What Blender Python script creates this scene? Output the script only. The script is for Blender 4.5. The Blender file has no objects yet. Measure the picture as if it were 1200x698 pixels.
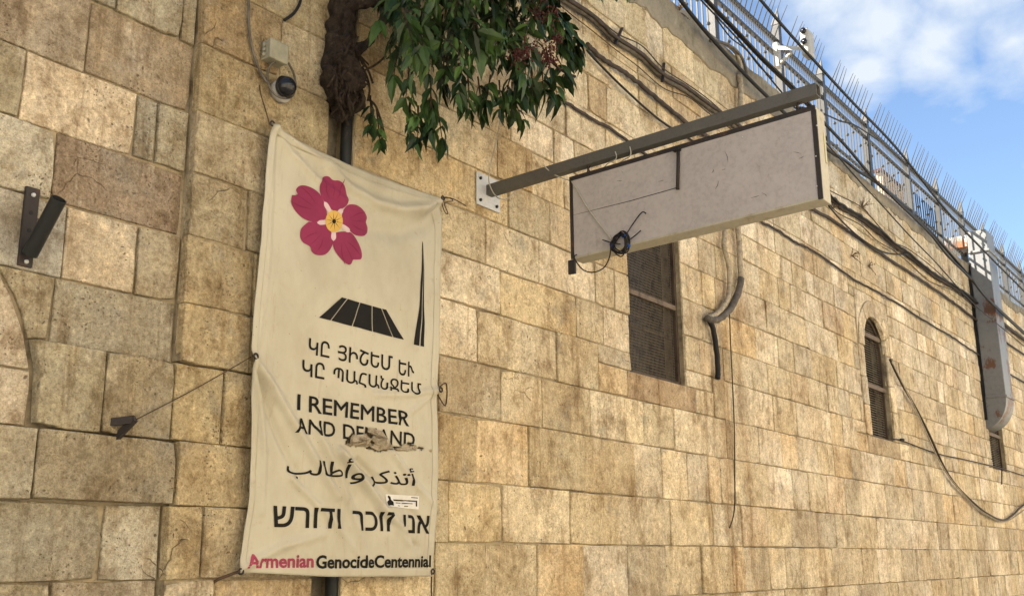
import bpy, math, random
import numpy as np
from mathutils import Vector, Matrix, noise, geometry
random.seed(7)
SC = bpy.context.scene
COL = SC.collection
# ---------------------------------------------------------------- camera
F, CX, CY, D, EYE = 1242.0, 600.0, 349.0, 4.2, 1.6
_X = np.array([945.0, -301.0, -F]); _X /= np.linalg.norm(_X)
_Z = np.array([-40.0, 4999.0, -F]); _Z -= _X * (_Z @ _X); _Z /= np.linalg.norm(_Z)
_Y = np.cross(_Z, _X)
ROT = np.array([_X, _Y, _Z])
cam = bpy.data.cameras.new('camera'); camo = bpy.data.objects.new('camera', cam); COL.objects.link(camo)
cam.sensor_width = 36; cam.lens = F / 1200 * 36; cam.clip_start = .05; cam.clip_end = 5000
M = Matrix([list(r) for r in ROT]).to_4x4(); M.translation = Vector((0, -D, EYE)); camo.matrix_world = M
SC.camera = camo
# ---------------------------------------------------------------- light
SUN = Vector((-.50, .63, .66)).normalized()          # towards the sun: over the wall, from the left
SKY_STRENGTH = .046
SUN_STRENGTH = 5.0
SC.view_settings.view_transform = 'Standard'; SC.view_settings.look = 'None'
SC.view_settings.exposure = 2.5; SC.view_settings.gamma = 1
SC.render.engine = 'CYCLES'
SC.cycles.use_denoising = True
SC.cycles.max_bounces = 8; SC.cycles.diffuse_bounces = 5
world = bpy.data.worlds.new('World'); SC.world = world; world.use_nodes = True
nt = world.node_tree; N = nt.nodes; L = nt.links; N.clear()
out = N.new('ShaderNodeOutputWorld'); bg = N.new('ShaderNodeBackground'); bg.inputs['Strength'].default_value = SKY_STRENGTH
sky = N.new('ShaderNodeTexSky'); sky.sky_type = 'NISHITA'; sky.sun_disc = False
sky.sun_elevation = math.asin(SUN.z); sky.sun_rotation = math.atan2(SUN.x, SUN.y)
sky.air_density = 1.0; sky.dust_density = .4; sky.ozone_density = 2.5
tc = N.new('ShaderNodeTexCoord')
mp = N.new('ShaderNodeMapping'); mp.inputs['Scale'].default_value = (1.0, 1.0, 1.6); mp.inputs['Location'].default_value = (.32, .1, .4)
L.new(tc.outputs['Generated'], mp.inputs['Vector'])
n1 = N.new('ShaderNodeTexNoise'); n1.inputs['Scale'].default_value = 7.5; n1.inputs['Detail'].default_value = 9; n1.inputs['Roughness'].default_value = .55; n1.inputs['Distortion'].default_value = .15
L.new(mp.outputs[0], n1.inputs['Vector'])
def cam_dir(px, py):
    v = ROT @ np.array([px - CX, -(py - CY), -F]); return v / np.linalg.norm(v)
def wmath(op, a, b=None, clamp=False):
    m = N.new('ShaderNodeMath'); m.operation = op; m.use_clamp = clamp
    for i, s in enumerate((a, b)):
        if s is None: continue
        if isinstance(s, (int, float)): m.inputs[i].default_value = s
        else: L.new(s, m.inputs[i])
    return m.outputs[0]
acc = None                                            # two cloud banks, at their own directions in the sky
for (px, py, r) in ((1040, 30, .075), (1095, 55, .075), (1020, 85, .05), (1185, 45, .06), (1130, -30, .10), (985, -40, .09), (1320, 20, .12), (1250, 190, .04), (700, -350, .2), (100, -500, .3)):
    d = cam_dir(px, py)
    vm = N.new('ShaderNodeVectorMath'); vm.operation = 'DISTANCE'; L.new(tc.outputs['Generated'], vm.inputs[0]); vm.inputs[1].default_value = tuple(d)
    k = wmath('SUBTRACT', 1.0, wmath('DIVIDE', vm.outputs['Value'], r * 1.25), True)
    acc = k if acc is None else wmath('MAXIMUM', acc, k)
dens = wmath('ADD', wmath('MULTIPLY', acc, .62), wmath('SUBTRACT', n1.outputs['Fac'], .785))
dens = wmath('MULTIPLY', dens, 3.6, True)
n1.inputs['Scale'].default_value = 9
mix = N.new('ShaderNodeMix'); mix.data_type = 'RGBA'
L.new(wmath('MULTIPLY', dens, .95), mix.inputs['Factor']); L.new(sky.outputs[0], mix.inputs['A']); mix.inputs['B'].default_value = (3.3, 3.6, 3.95, 1)
L.new(mix.outputs['Result'], bg.inputs['Color']); L.new(bg.outputs[0], out.inputs[0])
sun = bpy.data.lights.new('sun', 'SUN'); sun.energy = SUN_STRENGTH; sun.angle = math.radians(.5); sun.color = (1, .94, .84)
suno = bpy.data.objects.new('sun', sun); COL.objects.link(suno)
suno.rotation_euler = SUN.to_track_quat('Z', 'Y').to_euler(); suno.location = (0, 0, 20)
# ---------------------------------------------------------------- measuring: a photo pixel on the plane y (or x) of the place
def W(px, py, y=0.0):
    d = ROT @ np.array([px - CX, -(py - CY), -F]); t = (y + D) / d[1]
    return Vector((d[0] * t, y, EYE + d[2] * t))
def WX(px, py, x):
    d = ROT @ np.array([px - CX, -(py - CY), -F]); t = x / d[0]
    return Vector((x, d[1] * t - D, EYE + d[2] * t))
def PIX(p):
    c = ROT.T @ np.array([p[0], p[1] + D, p[2] - EYE])
    if c[2] > -.05: return None
    return (CX - c[0] / c[2] * F, CY + c[1] / c[2] * F, -c[2])
def x_at(px, z, y=0.0):
    a = ROT.T[:, 0]; b = ROT.T @ np.array([0, y + D, z - EYE])
    k = (px - CX)
    return -(F * b[0] + k * b[2]) / (F * a[0] + k * a[2])
# ---------------------------------------------------------------- materials
class Mat:
    def __init__(s, name, rough=.8, metal=0.0, spec=.3):
        s.m = bpy.data.materials.new(name); s.m.use_nodes = True
        s.nt = s.m.node_tree; s.N = s.nt.nodes; s.L = s.nt.links
        s.b = s.N['Principled BSDF']; s.b.inputs['Roughness'].default_value = rough; s.b.inputs['Metallic'].default_value = metal
        s.b.inputs['Specular IOR Level'].default_value = spec
        g = s.N.new('ShaderNodeNewGeometry'); s.pos = g.outputs['Position']
    def vec(s, scale=(1, 1, 1), loc=(0, 0, 0), src=None):
        m = s.N.new('ShaderNodeMapping'); m.inputs['Scale'].default_value = scale; m.inputs['Location'].default_value = loc
        s.L.new(src or s.pos, m.inputs['Vector']); return m.outputs[0]
    def noise(s, scale, detail=4, rough=.55, v=None, dist=0.0):
        n = s.N.new('ShaderNodeTexNoise'); n.inputs['Scale'].default_value = scale; n.inputs['Detail'].default_value = detail
        n.inputs['Roughness'].default_value = rough; n.inputs['Distortion'].default_value = dist
        s.L.new(v or s.pos, n.inputs['Vector']); return n.outputs['Fac']
    def voro(s, scale, feature='F1', v=None):
        n = s.N.new('ShaderNodeTexVoronoi'); n.feature = feature; n.inputs['Scale'].default_value = scale
        s.L.new(v or s.pos, n.inputs['Vector']); return n.outputs['Distance']
    def ramp(s, f, a, b, c0=0.0, c1=1.0):
        m = s.N.new('ShaderNodeMapRange'); m.interpolation_type = 'SMOOTHSTEP'
        for k, val in (('From Min', a), ('From Max', b), ('To Min', c0), ('To Max', c1)): m.inputs[k].default_value = val
        s.L.new(f, m.inputs['Value']); return m.outputs[0]
    def math(s, op, a, b=None, clamp=False):
        m = s.N.new('ShaderNodeMath'); m.operation = op; m.use_clamp = clamp
        for i, q in enumerate((a, b)):
            if q is None: continue
            if isinstance(q, (int, float)): m.inputs[i].default_value = q
            else: s.L.new(q, m.inputs[i])
        return m.outputs[0]
    def mix(s, f, a, b, mode='MIX'):
        m = s.N.new('ShaderNodeMix'); m.data_type = 'RGBA'; m.blend_type = mode
        for k, q in (('Factor', f), ('A', a), ('B', b)):
            if isinstance(q, (int, float)): m.inputs[k].default_value = q
            elif isinstance(q, tuple): m.inputs[k].default_value = (*q[:3], 1)
            else: s.L.new(q, m.inputs[k])
        return m.outputs['Result']
    def color(s, c):
        if isinstance(c, tuple): s.b.inputs['Base Color'].default_value = (*c[:3], 1)
        else: s.L.new(c, s.b.inputs['Base Color'])
    def bump(s, h, dist=.01, strength=1.0):
        n = s.N.new('ShaderNodeBump'); n.inputs['Distance'].default_value = dist; n.inputs['Strength'].default_value = strength
        s.L.new(h, n.inputs['Height']); s.L.new(n.outputs[0], s.b.inputs['Normal'])
    def attr(s, name):
        a = s.N.new('ShaderNodeAttribute'); a.attribute_name = name; return a.outputs['Color']

def stone_mat():
    m = Mat('limestone', .88, spec=.2)
    tone = m.attr('tone')
    wob = m.N.new('ShaderNodeTexNoise'); wob.inputs['Scale'].default_value = 6; wob.inputs['Detail'].default_value = 3
    m.L.new(m.pos, wob.inputs['Vector'])
    wv = m.N.new('ShaderNodeVectorMath'); wv.operation = 'MULTIPLY_ADD'; m.L.new(wob.outputs['Color'], wv.inputs[0]); wv.inputs[1].default_value = (.12,) * 3; m.L.new(m.pos, wv.inputs[2])
    warp = wv.outputs[0]
    big = m.noise(1.3, 5, .6); mid = m.noise(6, 6, .68, warp); fine = m.noise(55, 5, .75); grit = m.noise(150, 3, .75)
    c = m.mix(m.ramp(big, .38, .66), tone, (.80, .74, .66), 'MULTIPLY')
    c = m.mix(m.ramp(mid, .50, .68, 0, .7), c, (.54, .46, .36), 'MULTIPLY')
    c = m.mix(m.ramp(mid, .47, .33, 0, .75), c, (1.25, 1.23, 1.2), 'MULTIPLY')
    blot = m.noise(2.6, 7, .72, m.vec((1, 1, .8), (11, 3, 7)), .3)                # dirt blotches, brown
    c = m.mix(m.ramp(blot, .52, .68, 0, .7), c, (.46, .38, .29), 'MULTIPLY')
    streak = m.noise(3.2, 6, .7, m.vec((1.7, 1, .22), (5, 0, 2)), .2)            # rain streaks
    c = m.mix(m.ramp(streak, .53, .70, 0, .65), c, (.50, .40, .29), 'MULTIPLY')
    st2 = m.noise(9, 5, .7, m.vec((1.9, 1, .13), (25, 0, 12)), .1)
    c = m.mix(m.ramp(st2, .54, .70, 0, .55), c, (.52, .43, .33), 'MULTIPLY'); c = m.mix(m.ramp(st2, .44, .30, 0, .5), c, (1.2, 1.19, 1.16), 'MULTIPLY')
    sx = m.N.new('ShaderNodeSeparateXYZ'); m.L.new(m.pos, sx.inputs[0])           # drip stain below the conduits
    for (x_, w_, k_) in ((9.0, .16, .8), (9.42, .10, .7), (8.6, .09, .5)):
        dx = m.math('ABSOLUTE', m.math('SUBTRACT', m.math('ADD', sx.outputs[0], m.math('MULTIPLY', m.noise(2.5, 2, .5), .22)), x_ + .11))
        c = m.mix(m.math('MULTIPLY', m.math('MULTIPLY', m.ramp(dx, w_, w_ * .2), m.ramp(sx.outputs[2], 4.6, 3.2)), m.ramp(st2, .36, .6, .3 * k_, k_)), c, (.55, .44, .33), 'MULTIPLY')
    wash = m.noise(5, 6, .7, m.vec((1.3, 1, .35), (31, 0, 22)))                   # pale lime runs
    c = m.mix(m.ramp(wash, .56, .72, 0, .55), c, (.62, .54, .41))
    grey = m.noise(3.3, 6, .7, m.vec((1, 1, 1), (-8, 0, 14)))                     # grey lichen
    c = m.mix(m.ramp(grey, .54, .68, 0, .5), c, (.255, .235, .19))
    c = m.mix(m.ramp(fine, .48, .64, 0, .55), c, (.56, .50, .41), 'MULTIPLY')
    c = m.mix(m.ramp(fine, .47, .34, 0, .7), c, (1.38, 1.35, 1.28), 'MULTIPLY')
    c = m.mix(m.ramp(grit, .50, .66, 0, .50), c, (.50, .44, .36), 'MULTIPLY')
    c = m.mix(m.ramp(grit, .46, .32, 0, .45), c, (1.35, 1.33, 1.28), 'MULTIPLY')
    med = m.noise(19, 6, .72, warp)
    c = m.mix(m.ramp(med, .50, .66, 0, .55), c, (.58, .50, .40), 'MULTIPLY'); c = m.mix(m.ramp(med, .48, .34, 0, .7), c, (1.34, 1.33, 1.28), 'MULTIPLY')
    pits = m.math('MULTIPLY', m.ramp(m.voro(46, 'F1', warp), .26, .12), m.ramp(m.noise(5, 4, .65), .50, .60))
    pit2 = m.math('MULTIPLY', m.ramp(m.voro(17, 'F1', warp), .16, .09), m.ramp(m.noise(3.1, 4, .65), .52, .60))
    pits = m.math('MAXIMUM', pits, pit2)
    c = m.mix(m.math('MULTIPLY', pits, .8), c, (.12, .08, .05))
    ed = m.voro(4.1, 'DISTANCE_TO_EDGE', m.vec((1, 1, 1.3), (2, 0, 5), warp))
    crack = m.math('MULTIPLY', m.ramp(ed, .012, .001), m.ramp(m.noise(2.2, 2, .5, m.vec((1, 1, 1), (9, 1, 1))), .64, .69))
    c = m.mix(m.math('MULTIPLY', crack, .7), c, (.14, .09, .05))
    m.color(c)
    h = m.math('ADD', m.math('MULTIPLY', mid, 1.5), m.math('MULTIPLY', fine, .45))
    h = m.math('ADD', h, m.math('MULTIPLY', grit, .22)); h = m.math('ADD', h, m.math('MULTIPLY', m.noise(22, 5, .7, warp), .8))
    h = m.math('SUBTRACT', h, m.math('MULTIPLY', pits, .35)); h = m.math('SUBTRACT', h, m.math('MULTIPLY', crack, .5))
    m.bump(h, .03, 1.0)
    return m.m
def rough_mat(name, base, dark, light, scale=8, bumpd=.01, rough=.9):
    m = Mat(name, rough, spec=.2)
    a = m.noise(scale, 7, .7); b = m.noise(scale * 9, 4, .7)
    c = m.mix(m.ramp(a, .45, .68), base, dark); c = m.mix(m.ramp(a, .45, .28), c, light)
    c = m.mix(m.ramp(b, .5, .7, 0, .5), c, dark); m.color(c)
    m.bump(m.math('ADD', a, m.math('MULTIPLY', b, .4)), bumpd); return m.m
def metal_mat(name, base, spots=None, amount=(.60, .68), rough=.5, metal=.0, scale=9):
    m = Mat(name, rough, metal, .25)
    a = m.noise(scale, 6, .7); b = m.noise(scale * 7, 4, .65)
    c = m.mix(m.ramp(b, .4, .7, 0, .35), base, tuple(q * .6 for q in base))
    c = m.mix(m.ramp(a, .35, .6, .25, 0), c, tuple(min(1, q * 1.3) for q in base))
    if spots: c = m.mix(m.ramp(m.noise(scale * .8, 8, .72, m.vec((1, 1, .7), (4, 4, 4))), *amount), c, spots)
    m.color(c); m.bump(b, .002, .5); return m.m
def plain(name, c, rough=.6, metal=0.0, var=.25, scale=20):
    m = Mat(name, rough, metal, .2)
    a = m.noise(scale, 5, .65); m.color(m.mix(m.ramp(a, .35, .7, 0, 1), c, tuple(q * (1 - var) for q in c))); m.bump(a, .001, .4); return m.m
def cloth_mat():
    m = Mat('banner_vinyl', .55, spec=.3)
    a = m.noise(2.2, 6, .65, m.vec((1, 1, .6))); b = m.noise(16, 6, .7); d = m.noise(7, 6, .75, m.vec((3.2, 1, .5), (3, 0, 9)))
    c = m.mix(m.ramp(a, .35, .7), (.385, .35, .262), (.315, .28, .20))
    c = m.mix(m.ramp(b, .56, .74, 0, .45), c, (.27, .22, .145)); c = m.mix(m.ramp(d, .56, .73, 0, .55), c, (.26, .21, .14))
    sp = m.math('MULTIPLY', m.ramp(m.voro(22), .09, .05), m.ramp(m.noise(5, 2), .5, .56)); c = m.mix(m.math('MULTIPLY', sp, .7), c, (.12, .08, .05))
    m.color(c); m.bump(m.math('ADD', b, m.math('MULTIPLY', m.noise(240, 2), .15)), .004, .5)
    return m.m
def print_mat(name, c, fade):
    m = Mat(name, .8, spec=.12); a = m.noise(30, 6, .75); b = m.noise(4, 4, .6)
    q = m.mix(m.ramp(b, .35, .7), c, tuple(x * .8 for x in c)); m.color(m.mix(m.ramp(a, .60, .74, 0, .5), q, fade)); return m.m
MT = dict(
    stone=stone_mat(),
    mortar=rough_mat('joint_mortar', (.28, .225, .14), (.07, .05, .032), (.46, .385, .25), 2.6, .012),
    cement=rough_mat('cement_render', (.235, .20, .145), (.13, .11, .075), (.33, .29, .21), 5, .02),
    plaster=rough_mat('facing_plaster', (.66, .60, .49), (.55, .49, .39), (.72, .67, .57), 2, .01),
    paving=rough_mat('street_paving', (.42, .39, .33), (.30, .28, .23), (.5, .47, .40), 2, .01),
    roofing=rough_mat('roof_lime', (.5, .47, .42), (.4, .37, .32), (.6, .56, .5), 2, .01),
    cloth=cloth_mat(),
    clothback=rough_mat('banner_underside', (.34, .285, .20), (.17, .125, .075), (.43, .37, .27), 28, .01, .8),
    black=print_mat('printed_black', (.010, .009, .008), (.05, .043, .03)),
    pink=print_mat('printed_crimson', (.205, .026, .066), (.25, .04, .085)),
    deep=print_mat('printed_dark_crimson', (.165, .018, .050), (.20, .03, .065)),
    faded=print_mat('printed_faded_crimson', (.28, .045, .08), (.36, .14, .15)),
    pale=print_mat('printed_pale_pink', (.50, .37, .36), (.5, .38, .34)),
    yellow=print_mat('printed_yellow', (.50, .31, .075), (.45, .27, .07)),
    white=plain('sticker_paper', (.55, .53, .48), .5, var=.12),
    rustdark=metal_mat('dark_rusted_steel', (.026, .021, .019), (.07, .036, .022), (.55, .68), .65),
    black_paint=metal_mat('black_painted_steel', (.015, .016, .016), (.045, .033, .026), (.6, .7), .5),
    beam=metal_mat('brown_grey_painted_steel', (.082, .076, .066), (.05, .036, .026), (.62, .7), .5),
    plate=metal_mat('white_painted_plate', (.42, .42, .41), (.25, .17, .10), (.60, .70), .45),
    galv=metal_mat('galvanised_sheet', (.165, .165, .16), (.12, .06, .035), (.55, .60), .5, .15, 2.2),
    rust=metal_mat('rusty_sheet', (.30, .30, .29), (.20, .075, .03), (.50, .56), .65, 0, 3),
    fence=metal_mat('galvanised_railing', (.060, .057, .052), (.035, .026, .02), (.62, .7), .5, .3),
    signface=metal_mat('grey_weathered_panel', (.325, .292, .275), (.20, .17, .15), (.60, .74), .55, 0, 5),
    signside=metal_mat('cream_weathered_panel', (.33, .30, .23), (.20, .16, .10), (.55, .70), .6, 0, 6),
    brownframe=metal_mat('rusty_brown_frame', (.062, .043, .028), (.035, .022, .015), (.5, .6), .75, 0, 12),
    barpaint=metal_mat('faded_tan_bar', (.125, .09, .06), (.06, .04, .026), (.5, .62), .7, 0, 12),
    wiremesh=metal_mat('weathered_wire', (.085, .066, .045), (.04, .03, .02), (.5, .6), .7, 0, 15),
    glass=Mat('dark_glass', .25).m,
    slat=metal_mat('weathered_louvre', (.15, .125, .09), (.07, .05, .035), (.5, .6), .7, 0, 12),
    slotpaint=plain('pale_yellow_paint', (.40, .37, .21), .6),
    cable=plain('black_cable', (.013, .012, .012), .6),
    cable_grey=plain('dusty_grey_conduit', (.115, .098, .078), .75, scale=12, var=.55),
    cable_brown=plain('brown_cable', (.055, .040, .030), .7, var=.5),
    lime=plain('limewashed_pipe', (.36, .30, .21), .85, scale=25, var=.5),
    cord=plain('pale_cord', (.36, .33, .26), .8),
    twine=plain('brown_twine', (.075, .045, .028), .85),
    blue=plain('blue_tape', (.02, .06, .22), .5),
    plastic=plain('ivory_plastic', (.25, .235, .17), .5, var=.2),
    white_plastic=plain('white_plastic', (.34, .32, .28), .45, var=.15),
    lens=Mat('smoked_dome', .12).m,
    bark=rough_mat('bark', (.062, .043, .029), (.018, .013, .009), (.15, .105, .070), 26, .06),
    flower=plain('dried_red_flower', (.075, .022, .020), .8, var=.5),
    dry=plain('dry_weed', (.16, .10, .05), .9),
    block=plain('screen_block', (.50, .37, .24), .9),
)
MT['glass'].node_tree.nodes['Principled BSDF'].inputs['Base Color'].default_value = (.012, .012, .012, 1)
MT['lens'].node_tree.nodes['Principled BSDF'].inputs['Base Color'].default_value = (.012, .012, .014, 1)
def leaf_mat():
    m = Mat('green_leaf', .5, spec=.25)
    oi = m.N.new('ShaderNodeAttribute'); oi.attribute_name = 'tone'
    c = m.mix(m.ramp(m.noise(5, 3), .35, .65), (.009, .021, .006), (.030, .056, .013)); c = m.mix(1.0, c, oi.outputs['Color'], 'MULTIPLY')
    m.color(c); m.bump(m.noise(60, 2), .003, .5)
    try: m.b.inputs['Subsurface Weight'].default_value = 0
    except Exception: pass
    return m.m
MT['leaf'] = leaf_mat()
# ---------------------------------------------------------------- mesh helpers
class MB:
    def __init__(s): s.v = []; s.f = []; s.t = []; s.tone = (1, 1, 1); s.sm = False
    def add(s, vs, fs):
        o = len(s.v); s.v += [tuple(q) for q in vs]; s.f += [tuple(o + i for i in f) for f in fs]; s.t += [s.tone] * len(fs)
    def box(s, a, b, rot=None, c=None):
        x0, y0, z0 = [min(p, q) for p, q in zip(a, b)]; x1, y1, z1 = [max(p, q) for p, q in zip(a, b)]
        vs = [Vector(p) for p in ((x0, y0, z0), (x1, y0, z0), (x1, y1, z0), (x0, y1, z0), (x0, y0, z1), (x1, y0, z1), (x1, y1, z1), (x0, y1, z1))]
        if rot is not None:
            c = c or Vector(((x0 + x1) / 2, (y0 + y1) / 2, (z0 + z1) / 2)); vs = [c + rot @ (p - c) for p in vs]
        s.add(vs, [(0, 3, 2, 1), (4, 5, 6, 7), (0, 1, 5, 4), (1, 2, 6, 5), (2, 3, 7, 6), (3, 0, 4, 7)]); return s
    def tube(s, pts, r, n=6, caps=True):
        pts = [Vector(p) for p in pts]; rs = r if isinstance(r, (list, tuple)) else [r] * len(pts)
        rings = []; up = None
        for i, p in enumerate(pts):
            t = (pts[min(i + 1, len(pts) - 1)] - pts[max(i - 1, 0)])
            t = t.normalized() if t.length > 1e-9 else Vector((0, 0, 1))
            if up is None: up = t.orthogonal().normalized()
            up = (up - t * up.dot(t)); up = up.normalized() if up.length > 1e-6 else t.orthogonal().normalized()
            w = t.cross(up)
            rings.append([p + (up * math.cos(2 * math.pi * k / n) + w * math.sin(2 * math.pi * k / n)) * rs[i] for k in range(n)])
        vs = [v for g in rings for v in g]; fs = []
        for i in range(len(pts) - 1):
            for k in range(n): a = i * n + k; b = i * n + (k + 1) % n; fs.append((a, b, b + n, a + n))
        if caps: fs.append(tuple(range(n - 1, -1, -1))); fs.append(tuple((len(pts) - 1) * n + k for k in range(n)))
        s.add(vs, fs); return s
    def beam(s, a, b, w, h):                                    # rectangular bar from a to b
        a = Vector(a); b = Vector(b); t = (b - a).normalized(); side = t.cross(Vector((0, 0, 1)))
        side = side.normalized() if side.length > 1e-4 else Vector((1, 0, 0)); up = side.cross(t)
        vs = [p + side * (i * w / 2) + up * (j * h / 2) for p in (a, b) for i, j in ((-1, -1), (1, -1), (1, 1), (-1, 1))]
        s.add(vs, [(3, 2, 1, 0), (4, 5, 6, 7), (0, 1, 5, 4), (1, 2, 6, 5), (2, 3, 7, 6), (3, 0, 4, 7)]); return s
    def sphere(s, c, r, nu=12, nv=8, sc=(1, 1, 1)):
        vs = [Vector((0, 0, 1))]; fs = []
        for j in range(1, nv):
            for i in range(nu):
                t = math.pi * j / nv; p = 2 * math.pi * i / nu; vs.append(Vector((math.sin(t) * math.cos(p), math.sin(t) * math.sin(p), math.cos(t))))
        vs.append(Vector((0, 0, -1))); e = len(vs) - 1
        for i in range(nu):
            fs.append((0, 1 + i, 1 + (i + 1) % nu)); b = 1 + (nv - 2) * nu; fs.append((e, b + (i + 1) % nu, b + i))
            for j in range(nv - 2): a = 1 + j * nu; fs.append((a + i, a + nu + i, a + nu + (i + 1) % nu, a + (i + 1) % nu))
        s.add([Vector(c) + Vector((v.x * sc[0], v.y * sc[1], v.z * sc[2])) * r for v in vs], fs); return s
    def prism(s, poly, y0, y1):                                  # poly of (x, z), front at y0
        n = len(poly); vs = [(x, y0, z) for x, z in poly] + [(x, y1, z) for x, z in poly]
        ar = sum(poly[i][0] * poly[(i + 1) % n][1] - poly[(i + 1) % n][0] * poly[i][1] for i in range(n))
        fs = [tuple(range(n)), tuple(range(2 * n - 1, n - 1, -1))] + [(i, i + n, (i + 1) % n + n, (i + 1) % n) for i in range(n)]
        if (ar < 0): fs = [f[::-1] for f in fs]
        s.add(vs, fs); return s
    def mesh(s, name, mat):
        me = bpy.data.meshes.new(name); me.from_pydata(s.v, [], s.f); me.materials.append(mat)
        if any(t != (1, 1, 1) for t in s.t):
            a = me.color_attributes.new('tone', 'FLOAT_COLOR', 'CORNER'); arr = []
            for f, t in zip(s.f, s.t): arr += [t[0], t[1], t[2], 1.0] * len(f)
            a.data.foreach_set('color', arr)
        elif mat in (MT['stone'], MT['leaf']):
            a = me.color_attributes.new('tone', 'FLOAT_COLOR', 'CORNER'); a.data.foreach_set('color', [1.0] * (4 * len(me.loops)))
        if s.sm: me.polygons.foreach_set('use_smooth', [True] * len(me.polygons))
        return me
    def build(s, name, mat, parent=None, **kw):
        o = bpy.data.objects.new(name, s.mesh(name, mat if not isinstance(mat, str) else MT[mat])); COL.objects.link(o)
        if parent: o.parent = parent; o.matrix_parent_inverse = parent.matrix_world.inverted() if False else Matrix.Translation(-parent.location)
        for k, v in kw.items(): o[k] = v
        return o
def bevel(o, w=.004, seg=2):
    m = o.modifiers.new('bevel', 'BEVEL'); m.width = w; m.segments = seg; m.limit_method = 'ANGLE'; return o
def thing(name, label, cat, loc=(0, 0, 0), group=None, kind=None):
    o = bpy.data.objects.new(name, None); COL.objects.link(o); o.location = loc; o['label'] = label; o['category'] = cat
    if group: o['group'] = group
    if kind: o['kind'] = kind
    return o
def tagged(o, label, cat, group=None):
    o['label'] = label; o['category'] = cat
    if group: o['group'] = group
    return o
def smooth(pts, k=5):
    pts = [Vector(p) for p in pts]; q = [pts[0]] + pts + [pts[-1]]; r = []
    for i in range(1, len(q) - 2):
        for j in range(k):
            t = j / k; a, b, c, d = q[i - 1], q[i], q[i + 1], q[i + 2]
            r.append(.5 * ((2 * b) + (c - a) * t + (2 * a - 5 * b + 4 * c - d) * t * t + (3 * b - a - 3 * c + d) * t ** 3))
    r.append(pts[-1]); return r
# ---------------------------------------------------------------- street and houses behind the camera
g = MB().box((-60, -60, -.3), (90, 60, -.02)).build('ground', 'paving', kind='structure')
street = MB().box((-30, -6.2, -.02), (60, 0, 0)).build('street', 'paving', kind='structure')
house = thing('facing_house', 'pale plastered house across the street facing the stone wall', 'house', (10, -6.2, 0))
b = MB()
def rects_minus(cells, holes):
    for h in holes:
        nxt = []
        for (x0, x1, z0, z1) in cells:
            hx0, hx1, hz0, hz1 = max(x0, h[0]), min(x1, h[1]), max(z0, h[2]), min(z1, h[3])
            if hx0 >= hx1 - 1e-6 or hz0 >= hz1 - 1e-6: nxt.append((x0, x1, z0, z1)); continue
            if z0 < hz0: nxt.append((x0, x1, z0, hz0))
            if hz1 < z1: nxt.append((x0, x1, hz1, z1))
            if x0 < hx0: nxt.append((x0, hx0, hz0, hz1))
            if hx1 < x1: nxt.append((hx1, x1, hz0, hz1))
        cells = nxt
    return cells
wins = [(x, x + 1.0, z, z + 1.5) for x in range(-12, 44, 4) for z in (1.2, 4.2)]
for (x0, x1, z0, z1) in rects_minus([(-20, 48, 0, 6.6)], wins): b.box((x0, -6.5, z0), (x1, -6.2, z1))
b.build('wall', 'plaster', house)
b = MB().box((-20, -12, 0), (48, -6.75, 6.5)); b.build('core', 'plaster', house)
for (x0, x1, z0, z1) in wins:
    w = MB()
    for a, c in (((x0, z0), (x1, z0 + .06)), ((x0, z1 - .06), (x1, z1)), ((x0, z0), (x0 + .06, z1)), ((x1 - .06, z0), (x1, z1)), ((x0 + .47, z0), (x0 + .53, z1))):
        w.box((a[0], -6.4, a[1]), (c[0], -6.34, c[1]))
    wo = w.build('window', 'brownframe', house); MB().box((x0, -6.46, z0), (x1, -6.45, z1)).build('pane', 'glass', wo)
# ---------------------------------------------------------------- the stone wall
TOP = 6.3
bld = thing('stone_wall', 'long honey coloured limestone block wall with screened windows along the street', 'wall', (10, 0, 0), kind='thing')
W1 = (7.31, 8.25, 3.07, 4.50); W2 = (13.16, 14.04, 3.07, 4.64); W3 = (19.35, 20.45, 3.07, 5.0)
SLOT = (3.95, 4.16)
stones = []                                                        # (polygon, y of its face, tone, chip)
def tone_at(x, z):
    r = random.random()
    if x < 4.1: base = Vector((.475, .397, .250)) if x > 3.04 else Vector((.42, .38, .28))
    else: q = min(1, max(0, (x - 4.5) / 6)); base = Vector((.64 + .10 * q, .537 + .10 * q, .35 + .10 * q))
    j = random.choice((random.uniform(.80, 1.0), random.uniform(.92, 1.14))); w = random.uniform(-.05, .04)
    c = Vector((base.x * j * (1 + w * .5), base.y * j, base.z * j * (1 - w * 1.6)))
    if r < .13: c = c * 1.20 + Vector((0, .01, .035))
    elif r < .22: c = Vector((c.x * .90, c.y * .87, c.z * .82))
    elif r < .30: c = Vector((c.x * .98, c.y * .92, c.z * .86))
    return tuple(c)
def stone(poly, y=0.0, tone=None, gap=None):
    x = sum(p[0] for p in poly) / len(poly); z = sum(p[1] for p in poly) / len(poly)
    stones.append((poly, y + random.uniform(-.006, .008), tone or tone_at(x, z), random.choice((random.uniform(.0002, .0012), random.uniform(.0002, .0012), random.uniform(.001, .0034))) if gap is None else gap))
def rect(x0, x1, z0, z1, **k):
    j = lambda: random.uniform(-.004, .004)
    stone([(x0 + j(), z0 + j()), (x1 + j(), z0 + j()), (x1 + j(), z1 + j()), (x0 + j(), z1 + j())], **k)
RING = (12.94, 14.26, 3.07, 4.92)
SILL1 = (7.24, 8.41, 2.85, 3.07); SILL2 = (13.0, 14.25, 2.85, 3.07)
holes = [W1, RING, W3, SILL1, SILL2]
ZR = [0, .33, .64, .98, 1.32, 1.715, 2.085, 2.495, 2.85, 3.215, 3.53, 3.86, 4.19, 4.52, 4.79, 5.12, 5.45, 5.78, 6.10, 6.50]
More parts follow.
